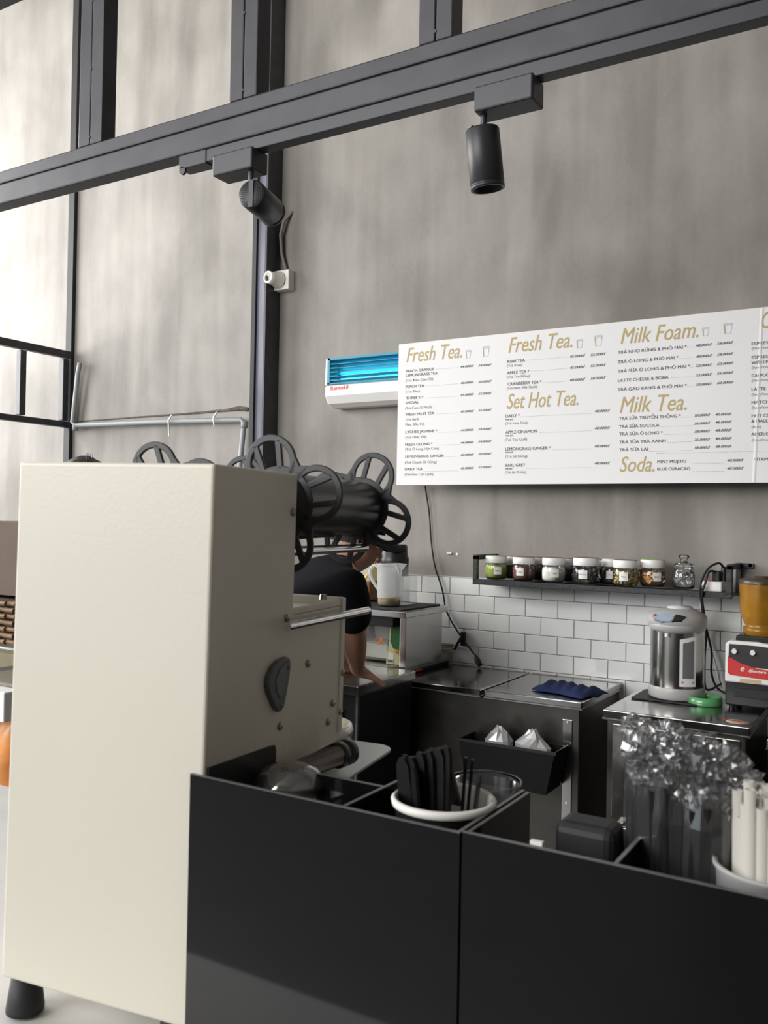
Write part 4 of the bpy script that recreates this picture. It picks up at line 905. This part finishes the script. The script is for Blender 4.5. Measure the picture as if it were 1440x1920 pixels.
# badge-like cable cover
import math as _m
pts_ = []
for k in range(25):
    a_ = k / 24 * 2 * PI
    pts_.append(a_)
poly = [(.105, .303), (.112, .311), (.124, .316), (.142, .3175), (.149, .316), (.152, .309), (.150, .295), (.141, .268), (.135, .2625), (.128, .2625), (.121, .268), (.107, .285), (.103, .295)]
gc_ = mat('grey_plastic_cover', (.10, .11, .12), .4)
rp(poly, 0, .006, 'cable_cover', gc_, ms, .002)
rp([(.118, .298), (.128, .309), (.140, .311), (.141, .302), (.135, .281), (.129, .277), (.121, .285)], .0055, .0012, 'cover_inset', mat('cover_inset', (.13, .14, .15), .35))
for v, z, xx in [(.154, .469, .001), (.148, .357, .001), (.206, .301, -.001), (.276, .244, -.001), (.141, .245, .001), (.265, .224, -.001), (.299, .277, .0), (.297, .23, .0), (.146, .306, .006), (.134, .268, .006)]:
    r_ = .0042 if xx < .005 else .0018
    LB().lathe((xx, v, B0 + z), [(r_ * 1.05, 0), (r_, .0012), (r_ * .6, .0022), (0, .0024)], 14, (1, 0, 0)).build('screw', K['screw'], ms)
LB().cyl((.016, .12, B0 + .352), (.016, .335, B0 + .3505), .0045, None, 14).build('side_rod', K['chrome'], ms)
LB().cyl((-.02, .28, B0 + .366), (-.02, .28, B0 + .372), .005, .004, 12).build('screw', K['screw'], ms)
for fx in (-WW + .012, -.035):
    for fy in (.022, .27): 
        LB().lathe((fx, fy, 0), [(0, 0), (.0185, 0), (.0185, .004), (.0135, B0), (0, B0)], 24).build('rubber_foot', K['flat'], ms)
LB().box(-WW + .01, -.01, .165, .32, 0.02, B0 + .012).build('base_tray', K['beige'], ms, .003)
# reels
def reel(u, z, v0, v1, a_front, a_back, roll_r):
    def flange(v, a0, par):
        b = LB(); RL, DL = .0325, .0475; th = .0045; hub_r = .043
        # outline of the flower-shaped flange as rings of quads: hub disc + 4 lobed rings with spokes
        n = 40
        c_ = [(math.cos(2 * PI * i / n) * hub_r, math.sin(2 * PI * i / n) * hub_r) for i in range(n)]
        b.prism(c_, (u, v, B0 + z), (1, 0, 0), (0, 0, 1), (0, th, 0))
        for k in range(4):
            a_ = a0 + k * PI / 2; cx_, cz_ = math.cos(a_) * DL, math.sin(a_) * DL
            m_ = 28; r0_, r1_ = RL - .0078, RL; arc = 4.6
            vs_ = []
            for i in range(m_ + 1):
                th_ = a_ - arc / 2 + arc * i / m_
                for rr_ in (r0_, r1_):
                    for dv in (0, th): vs_.append((u + cx_ + math.cos(th_) * rr_, v + dv, B0 + z + cz_ + math.sin(th_) * rr_))
            fs = []
            for i in range(m_):
                q0, q1 = i * 4, i * 4 + 4
                fs += [(q0, q1, q1 + 2, q0 + 2), (q0 + 1, q0 + 3, q1 + 3, q1 + 1), (q0, q0 + 1, q1 + 1, q1), (q0 + 2, q1 + 2, q1 + 3, q0 + 3)]
            b.add(vs_, fs)
            for da in (-.55, .55):     # spokes
                s0 = (math.cos(a_ + da * .5) * (hub_r - .004), math.sin(a_ + da * .5) * (hub_r - .004))
                s1 = (cx_ + math.cos(a_ + da) * (RL - .004), cz_ + math.sin(a_ + da) * (RL - .004))
                dx, dz = s1[0] - s0[0], s1[1] - s0[1]; L_ = math.hypot(dx, dz); nx, nz = -dz / L_ * .0038, dx / L_ * .0038
                b.prism([(s0[0] - nx, s0[1] - nz), (s1[0] - nx, s1[1] - nz), (s1[0] + nx, s1[1] + nz), (s0[0] + nx, s0[1] + nz)], (u, v, B0 + z), (1, 0, 0), (0, 0, 1), (0, th, 0))
            # fillet web between neighbouring lobes
            am = a_ + PI / 4
            w0 = (math.cos(am) * .047, math.sin(am) * .047)
            e1 = (cx_ + math.cos(a_ + 2.05) * RL, cz_ + math.sin(a_ + 2.05) * RL); e2a = a_ + PI / 2
            e2 = (math.cos(e2a) * DL + math.cos(e2a - 2.05) * RL, math.sin(e2a) * DL + math.sin(e2a - 2.05) * RL)
            f1 = (cx_ + math.cos(a_ + 1.15) * RL, cz_ + math.sin(a_ + 1.15) * RL); f2 = (math.cos(e2a) * DL + math.cos(e2a - 1.15) * RL, math.sin(e2a) * DL + math.sin(e2a - 1.15) * RL)
            g1 = (cx_ + math.cos(a_ + 1.6) * (RL + .0), cz_ + math.sin(a_ + 1.6) * RL); g2 = (math.cos(e2a) * DL + math.cos(e2a - 1.6) * RL, math.sin(e2a) * DL + math.sin(e2a - 1.6) * RL)
            mid_ = (math.cos(am) * .050, math.sin(am) * .050)
            hb1 = (math.cos(a_ + .55) * hub_r * .95, math.sin(a_ + .55) * hub_r * .95); hb2 = (math.cos(e2a - .55) * hub_r * .95, math.sin(e2a - .55) * hub_r * .95)
            b.prism([hb1, g1, mid_, g2, hb2], (u, v, B0 + z), (1, 0, 0), (0, 0, 1), (0, th, 0))
        return b.build('flange', K['reel'], par, .0012, 2)
    par = LB().cyl((u, v0 - .012, B0 + z), (u, v1 + .012, B0 + z), .006, None, 16).build('reel_axle', K['chrome'], ms)
    flange(v0, a_front, par); flange(v1, a_back, par)
    LB().cyl((u, v0 + .006, B0 + z), (u, v1 - .002, B0 + z), roll_r, None, 48).build('film_roll', mat('dark_film_roll', (.02, .02, .022), .3), par)
    LB().lathe((u, v0, B0 + z), [(0, -.006), (.033, -.006), (.036, 0)], 36, (0, 1, 0)).build('hub_plate', K['plast'], par)
    LB().cyl((u + .004, v0 - .009, B0 + z + .022), (u + .004, v0 - .005, B0 + z + .022), .0035, None, 12).build('screw', K['chrome'], par)
    return par
reel(-.042, .478, .20, .43, math.radians(105), math.radians(68), .036)
reel(-.190, .474, .20, .41, math.radians(118), math.radians(30), .036)
LB().cyl((-.026, .18, B0 + .425), (-.026, .42, B0 + .425), .0055, None, 14).build('chrome_roller', K['chrome'], ms)
LB().cyl((-.085, .19, B0 + .44), (-.075, .42, B0 + .445), .008, None, 14).build('guide_roller', K['plast'], ms)
LB().box(-WW + .02, -.06, .185, .195, B0 + .36, B0 + .43).build('reel_bracket', K['flat'], ms, .002)
LB().box(-.13, -.10, .32, .33, B0 + .2, B0 + .47).box(-.13, -.03, .32, .33, B0 + .44, B0 + .455).build('reel_bracket', K['flat'], ms, .002)
# sliding cup drawer: ring and tray
Zt = B0 + .178
pl = []
for cx_, cy_, a0 in ((.022, .345, 0), (-.18, .345, 90)):
    for k in range(7): a_ = math.radians(a0 + k * 15); pl.append((cx_ + math.cos(a_) * .025, cy_ + math.sin(a_) * .025))
pl += [(-.205, .17), (.004, .17), (.004, .035), (.047, .035)]
tr_ = LB().prism(pl, (0, 0, Zt - .004), (1, 0, 0), (0, 1, 0), (0, 0, .004)).build('drawer_tray', mat('satin_tray', (.50, .52, .50), .35, metal=.6), ms, .001)
LB().lathe((-.060, .345, Zt + .0), [(.033, .0), (.05, .0), (.053, .014), (.051, .022), (.045, .024), (.042, .02), (.035, .004), (.0, .004)], 40).build('cup_ring', mat('aluminium_ring', (.75, .73, .68), .3, metal=.85), ms)
LB().lathe((-.060, .345, Zt + .0), [(.046, .0235), (.041, .0245), (.036, .0235)], 40).build('ring_seal', mat('cream_silicone', (.72, .66, .48), .5), ms)
# handle lying in the tray
a = at(548, 1449, Z=1.238); b = at(658, 1407, Z=1.240)
hd_ = thing('steel_cylinder_tool', 'brushed steel cylinder with black ribbed end lying beside the cream machine', 'tool', (a.x, a.y, 1.222))
ax_ = (b - a).normalized(); L_ = (b - a).length
MB().lathe(a, [(0, 0), (.0105, 0), (.0115, .003), (.0115, L_ * .72), (.0135, L_ * .73)], 28, ax_).build('barrel', mat('tool_steel', (.22, .20, .18), .28, metal=1), hd_)
MB().lathe(a + ax_ * L_ * .72, [(.0135, 0), (.0145, .002), (.0145, L_ * .10), (.013, L_ * .11), (.013, L_ * .13), (.0145, L_ * .14), (.0145, L_ * .24), (.0125, L_ * .25), (0, L_ * .25)], 28, ax_).build('ribbed_cap', K['plast'], hd_)
# steel dome lid
p_ = at(524, 1452, Z=1.25)
dm = tag(MB().lathe((p_.x + .010, p_.y + .004, 1.222), [(.034, 0), (.034, .018), (.036, .019), (.035, .024), (.027, .034), (.014, .039), (0, .040)], 40).build('dome_lid', film('smoky_dome', (.6, .58, .55), .18, .12, .08)), 'round shiny clear dome lid lying beside the cream machine', 'lid')

# ------------------------------------------------------------------ black acrylic organiser
PY = .585; ZT = 1.275
xl = -.552 + .002; xm = at(862, 1560, Y=PY).x
og = thing('acrylic_organiser', 'glossy black acrylic holder next to the cream machine, with the paper cup of spoons', 'organiser', ((xl + xm) / 2, .65, 1.0))
def panel(par, name, x0, x1, y0, y1, z0, z1):
    o = MB().box(x0, x1, y0, y1, z0, z1 - .0008).build(name, K['acryl'], par)
    e = MB().box(x0, x1, y0, y1, z1 - .0008, z1).build('cut_edge', K['acedge'], o)
    return o
panel(og, 'front_panel', xl, xm, PY, PY + .003, 1.0, ZT)
panel(og, 'side_panel', xm - .003, xm, PY + .003, PY + .125, 1.0, ZT)
panel(og, 'divider', -.392, -.389, PY + .003, PY + .125, 1.1, ZT - .001)
panel(og, 'back_panel', -.500, xm - .003, PY + .122, PY + .125, 1.0, ZT - .02)
MB().box(xl, xm - .003, PY + .003, PY + .122, 1.098, 1.10).build('tray_floor', K['acryl'], og)
xr = .34
og2 = thing('acrylic_organiser', 'glossy black acrylic straw holder at the right front', 'organiser', ((xm + xr) / 2, .65, 1.0))
panel(og2, 'front_panel', xm + .0015, xr, PY + .001, PY + .004, 1.0, ZT + .001)
panel(og2, 'side_panel', xm + .0015, xm + .0045, PY + .004, PY + .125, 1.0, ZT - .001)
xd = at(1149, 1606, Y=PY).x
panel(og2, 'divider', xd - .0015, xd + .0015, PY + .004, PY + .125, 1.1, ZT)
panel(og2, 'back_panel', xd + .0015, xr, PY + .122, PY + .125, 1.0, ZT - .05)
MB().box(xm + .0045, xr, PY + .004, PY + .122, 1.098, 1.10).build('tray_floor', K['acryl'], og2)
MB().box(xr - .003, xr, PY + .004, PY + .125, 1.0, ZT).build('side_panel', K['acryl'], og2)

# paper cup with black spoons
cc = at(832, 1493, Y=.652); cz = ZT + .004; r_ = .0402
cc = Vector((at(832, 1493, Z=cz).x, at(832, 1493, Z=cz).y, 1.1))
h_ = cz - 1.1
cup = thing('paper_cup', 'black paper cup with white rim and inside, holding black plastic spoons', 'cup', cc)
MB().lathe(cc, [(0, .004), (.029, .004), (.029, 0), (.031, 0), (r_ - .001, h_ - .007)], 48).build('outer_wall', K['plast'], cup)
MB().lathe(cc, [(r_ - .001, h_ - .0072), (r_ + .0018, h_ - .006), (r_ + .0026, h_ - .002), (r_, h_ + .0005), (r_ - .002, h_ - .002), (.0285, .006), (0, .006)], 48).build('white_lining', K['paper'], cup)
SPN = mat('spoon_black', (.005, .005, .006), .5, spec=.25)
def spoon_like(px, py, Yt, w, tilt, nm, lb, cat, grp):
    tp = at(px, py, Y=Yt); bt_ = Vector((cc.x + (tp.x - cc.x) * .35, cc.y + (tp.y - cc.y) * .3, 1.108))
    d = (tp - bt_); L_ = d.length; d.normalize(); s_ = d.cross(Vector((math.cos(tilt), math.sin(tilt), 0))).normalized(); n_ = d.cross(s_)
    b = MB(); prof_ = [(0, w * .35), (.2, w * .4), (.55, w * .5), (.9, w * .62), (.97, w * .55), (1, w * .25)]
    vs_ = []
    for t_, hw in prof_:
        for q_ in (-1, 1):
            for e_ in (-1, 1): vs_.append(bt_ + d * L_ * t_ + s_ * hw * q_ + n_ * .0012 * e_)
    fs = []
    for i in range(len(prof_) - 1):
        a_ = i * 4; b_ = a_ + 4
        fs += [(a_, b_, b_ + 1, a_ + 1), (a_ + 2, a_ + 3, b_ + 3, b_ + 2), (a_, a_ + 2, b_ + 2, b_), (a_ + 1, b_ + 1, b_ + 3, a_ + 3)]
    fs += [(0, 1, 3, 2), (len(vs_) - 4, len(vs_) - 2, len(vs_) - 1, len(vs_) - 3)]
    b.add(vs_, fs)
    return tag(b.build(nm, SPN), lb, cat, grp)
rr = random.Random(2)
yc = cc.y
for i in range(16):       # dense fan of spoon handles at the left
    px = 754 + i * 5.6; py = 1418 - (i * 1.2 if i > 5 else 0) + rr.uniform(-3, 3)
    spoon_like(px, py, yc - .012 + .02 * (i % 3) / 2, .011, 1.2 + rr.uniform(-.25, .25), 'plastic_spoon', 'black plastic spoon handle in the dense bunch at the left of the paper cup', 'spoon', 'black spoons bunched in the paper cup')
spoon_like(776, 1440, yc - .02, .012, .8, 'plastic_spoon', 'short black spoon with rounded end at the front left of the paper cup', 'spoon', None)
spoon_like(874, 1420, yc + .01, .012, .4, 'plastic_spoon', 'tall black spoon standing alone behind the middle of the paper cup', 'spoon', None)
spoon_like(886, 1424, yc + .014, .009, .4, 'plastic_spoon', 'thin black spoon just right of the tall lone spoon', 'spoon', None)
spoon_like(899, 1452, yc + .0, .006, .2, 'plastic_spoon', 'thin short black stick at the right of the paper cup', 'spoon', None)
# flat black napkin sheet / folded card standing in the cup
a = at(792, 1412, Y=yc + .002); b = at(838, 1407, Y=yc + .012); c = at(862, 1512, Y=yc + .012); d = at(806, 1500, Y=yc - .002)
tag(MB().add([a, b, c, d, a + Vector((0, .004, 0)), b + Vector((0, .004, 0)), c + Vector((0, .004, 0)), d + Vector((0, .004, 0))], [(0, 1, 2, 3), (7, 6, 5, 4), (0, 4, 5, 1), (1, 5, 6, 2), (2, 6, 7, 3), (3, 7, 4, 0)]).build('black_sleeve', K['plast']), 'flat black plastic sleeve standing among the spoons in the paper cup', 'sleeve')

# clear round container and black box behind, low black tray on the right
a = at(882, 1440, Y=.80)
o = MB().lathe((-.348, .765, 1.0), [(0, .003), (.026, .003), (.033, .255), (.035, .26), (.033, .26)], 32).build('clear_cup', film('dark_clear', (.5, .5, .52), .06, .05, .1)); tag(o, 'smoky clear plastic cup behind the white paper cup', 'cup')
a = at(1037, 1545, Y=.665); b = at(1158, 1573, Y=.665)
kk = thing('black_box_lid', 'black rounded plastic box poking up behind the acrylic panel', 'box', ((a.x + b.x) / 2, .66, 1.1))
MB().box(a.x, b.x - .003, .665, .70, 1.1, a.z + .003).build('box_body', mat('soft_black', (.02, .02, .022), .55), kk, .008, 3)
a = at(1014, 1580, Z=ZT - .008)
MB().box(a.x + .002, a.x + .011, .594, .598, 1.1, ZT + .002).build('white_card', K['paper'], kk)

# ------------------------------------------------------------------ black straws in clear bags
def crumple(cx, cy, cz_, rx, ry, rz, seed, n=3):
    bm = bmesh.new(); bmesh.ops.create_icosphere(bm, subdivisions=n, radius=1); rr = random.Random(seed)
    from mathutils import noise
    for v in bm.verts:
        p = v.co * 2.2 + Vector((seed * 3.7, 0, 0)); q_ = 1 + .55 * noise.noise(p) + .42 * noise.noise(p * 2.7) + rr.uniform(-.05, .05)
        v.co = Vector((cx + v.co.x * rx * q_, cy + v.co.y * ry * q_, cz_ + v.co.z * rz * q_ + .004 * noise.noise(p * 4)))
    return bm
bags = [(1192, .690, .0085, 1462, 1.322, 'narrow clear bag of black straws at the left of the straw holder'),
        (1250, .665, .020, 1466, 1.318, 'wide clear bag of black straws in the middle of the straw holder'),
        (1325, .665, .020, 1500, 1.308, 'wide clear bag of black straws at the right, nearest the white straws')]
strm = K['plast']
smesh = {}
for bi, (px, Y, r_, pyt, zt__, lb) in enumerate(bags):
    x = at(px, 1560, Y=Y).x
    bg = thing('straw_bag', lb, 'plastic bag', (x, Y, 1.101))
    b = MB(); n = 20; rr = random.Random(bi + 11); vs_ = []
    zs = [1.101, 1.12, 1.17, 1.22, 1.26, 1.29, zt__ + .012]
    for k, z_ in enumerate(zs):
        for j in range(n):
            q_ = r_ * 1.16 * (1 + rr.uniform(-.07, .07)) * (1.0 if k < 6 else .9); vs_.append((x + math.cos(2 * PI * j / n) * q_, Y + math.sin(2 * PI * j / n) * q_ * .9, z_))
    b.add(vs_, [(k * n + j, k * n + (j + 1) % n, (k + 1) * n + (j + 1) % n, (k + 1) * n + j) for k in range(len(zs) - 1) for j in range(n)])
    b.build('bag_sleeve', K['bag'], bg)
    tops = [(0, 0, .022, .9)] if r_ < .01 else [(-.008, -.006, .010, 1.0), (.012, .004, .014, 1.0), (.0, .0, .024, .75), (.016, -.004, .002, .7)]
    for ti, (dx, dy, dz, sc_) in enumerate(tops):
        R_ = r_ * 1.02 * sc_ if r_ > .01 else .013
        bm = crumple(x + dx, Y + dy, zt__ + dz, R_, R_ * .8, R_ * (.9 if r_ > .01 else .8), bi * 7 + ti, 4 if r_ > .01 else 3)
        me = bpy.data.meshes.new('crinkled_top'); bm.to_mesh(me); bm.free(); me.materials.append(K['bag']); o = bpy.data.objects.new('crinkled_top', me); C.objects.link(o); o.parent = bg; o.matrix_parent_inverse = wm(bg).inverted()
    cnt = 7 if r_ < .01 else 19
    for k in range(cnt):
        if k == 0: dx = dy = 0
        elif k < 7: a_ = k * PI / 3; q_ = r_ * .45 if cnt > 7 else r_ * .66; dx, dy = math.cos(a_) * q_, math.sin(a_) * q_
        else: a_ = (k - 7) * PI / 6 + .2; q_ = r_ * .86; dx, dy = math.cos(a_) * q_, math.sin(a_) * q_
        sr = .0024 if cnt == 7 else .0036
        hh = zt__ - 1.102 + rr.uniform(-.008, .006)
        key = (sr,)
        if key not in smesh:
            smesh[key] = MB().lathe((0, 0, 0), [(sr, 0), (sr, 1), (sr * .75, 1), (sr * .75, .96), (0, .96)], 10).mesh('drinking_straw', strm)
        o = bpy.data.objects.new('drinking_straw', smesh[key]); C.objects.link(o); o.location = (x + dx, Y + dy, 1.102); o.scale = (1, 1, hh)
        tag(o, ['black straw inside the narrow clear bag', 'black straw inside the middle clear bag', 'black straw inside the right clear bag'][bi], 'straw', ['black straws in the narrow bag', 'black straws in the middle bag', 'black straws in the right bag'][bi])

# white paper straws in a cup
x = at(1447, 1600, Y=.655).x; Y = .652; R_ = .035
wc = tag(MB().lathe((x, Y, 1.101), [(0, .003), (.024, .003), (.024, 0), (.026, 0), (R_, .168), (R_ + .0022, .17), (R_ + .002, .173), (R_ - .001, .172), (.0245, .006)], 40).build('straw_cup', K['frost']), 'clear cup of white paper straws at the right edge', 'cup')
wm_ = MB().lathe((0, 0, 0), [(.0036, 0), (.0036, 1), (.0028, 1), (.0028, .9), (0, .9)], 12).mesh('paper_straw', K['strawp'])
rr = random.Random(9); k = 0; pts_ = []
for i in range(-4, 5):
    for j in range(-4, 5):
        ux = (i + (j % 2) * .5) * .0076; uy = j * .0066
        if math.hypot(ux, uy) < R_ - .010: pts_.append((ux, uy))
for ux, uy in pts_:
    o = bpy.data.objects.new('paper_straw', wm_); C.objects.link(o); hh = .215 + rr.uniform(-.006, .008)
    if ux < -.018 and uy < .0: hh = .198
    o.location = (x + ux * .85, Y + uy * .85, 1.106); o.rotation_euler = (-uy * .5, ux * .5, 0); o.scale = (1, 1, hh)
    tag(o, 'white paper straw standing in the cup at the right edge', 'straw', 'white paper straws in the cup')

# ------------------------------------------------------------------ left edge: side table with box, basket and snacks
TX = -2.17
tbl = thing('side_table', 'white side table at the far left edge behind the cream machine', 'table', (-2.5, 1.75, 0))
MB().box(-2.95, TX + .02, 1.55, 2.0, .93, 1.012).build('tabletop', mat('bright_white_laminate', (.86, .86, .85), .35), tbl, .003)
for xx in (-2.93, TX - .45):
    for yy in (1.57, 1.95): MB().box(xx, xx + .035, yy, yy + .035, 0, .93).build('leg', K['white'], tbl, .002)
MB().box(-2.93, TX + .02, 1.57, 1.98, .58, .60).build('lower_shelf', K['white'], tbl)
gt = thing('glass_tray', 'shallow clear plastic box under the wicker basket at the far left', 'box', (-2.35, 1.7, 1.012))
MB().box(-2.5, TX, 1.6, 1.85, 1.013, 1.13).build('box_walls', film('amber_clear', (.55, .50, .35), .08, .1, .1), gt, .01)
MB().box(-2.51, TX + .004, 1.595, 1.855, 1.13, 1.136).build('lid', K['clear'], gt)
bk = thing('wicker_basket', 'brown woven wicker basket under the cardboard box at the far left', 'basket', (-2.35, 1.7, 1.137))
wk = mat('wicker', (.17, .10, .045), .6, noise=.3, scale=40)
b = MB()
for r in range(7):
    z_ = 1.142 + r * .018
    for k in range(9):
        xx = -2.5 + k * .0365; off = .006 if (k + r) % 2 else -.001
        b.tube([(xx, 1.598 - off, z_), (xx + .0365, 1.598 - off, z_)], .0075, 6)
    for k in range(7):
        yy = 1.6 + k * .0365; off = .006 if (k + r) % 2 else -.001
        b.tube([(TX - .005 + off, yy, z_), (TX - .005 + off, yy + .0365, z_)], .0075, 6)
o = b.build('woven_strands', wk, bk); o['kind'] = 'stuff'
MB().box(-2.49, TX - .012, 1.608, 1.85, 1.137, 1.262).build('basket_core', mat('basket_dark', (.05, .03, .018), .8), bk)
cb = thing('cardboard_box', 'brown cardboard box on top of the wicker basket at the far left', 'box', (-2.35, 1.72, 1.27))
MB().box(-2.5, TX + .002, 1.6, 1.84, 1.272, 1.482).build('box_body', mat('kraft_card', (.11, .078, .06), .8, noise=.1, scale=10), cb, .002)
MB().box(-2.5, TX + .012, 1.70, 1.845, 1.272, 1.478).build('box_flap', mat('kraft_dark', (.12, .08, .055), .8), cb)
for k, (x_, z_, colr, lb) in enumerate([(-2.135, .60, (.75, .42, .06), 'golden snack pack on the lower shelf at the far left'), (-2.255, .60, (.70, .30, .10), 'orange snack pack on the lower shelf, further left'), (-2.375, .60, (.75, .5, .15), 'pale gold snack pack on the lower shelf, furthest left')]):
    b = MB(); n = 8; vs_ = []
    for i in range(n + 1):
        t_ = i / n; th_ = .035 * math.sin(PI * t_) ** .5 + .001; hw = .045 + .006 * math.cos(2 * PI * t_)
        for sx_, sy_ in ((-1, -.15), (-.5, -1), (.5, -1), (1, -.15), (1, .15), (.5, 1), (-.5, 1), (-1, .15)): vs_.append((x_ - .03 + hw * sx_, 1.66 + th_ * sy_, z_ + t_ * .30))
    b.smooth = True
    b.add(vs_, [(i * 8 + j, i * 8 + (j + 1) % 8, (i + 1) * 8 + (j + 1) % 8, (i + 1) * 8 + j) for i in range(n) for j in range(8)])
    tag(b.build('snack_pack', mat('pack_%d' % k, colr, .3, noise=.3, scale=14)), lb, 'snack')

# fit texts to the width they have on the wall
bpy.context.view_layer.update()
for o, wd in FIT:
    dx = o.dimensions.x
    if dx > 1e-5: o.scale.x = wd / dx
dg = bpy.context.evaluated_depsgraph_get()
for o in [o for o in bpy.data.objects if o.type == 'FONT']:
    me = bpy.data.meshes.new_from_object(o.evaluated_get(dg)); n = bpy.data.objects.new(o.name, me); C.objects.link(n)
    nm = o.name.split('.')[0]; par, mb_, mpi = o.parent, o.matrix_basis.copy(), o.matrix_parent_inverse.copy()
    bpy.data.objects.remove(o); n.name = nm; n.parent = par; n.matrix_parent_inverse = mpi; n.matrix_basis = mb_
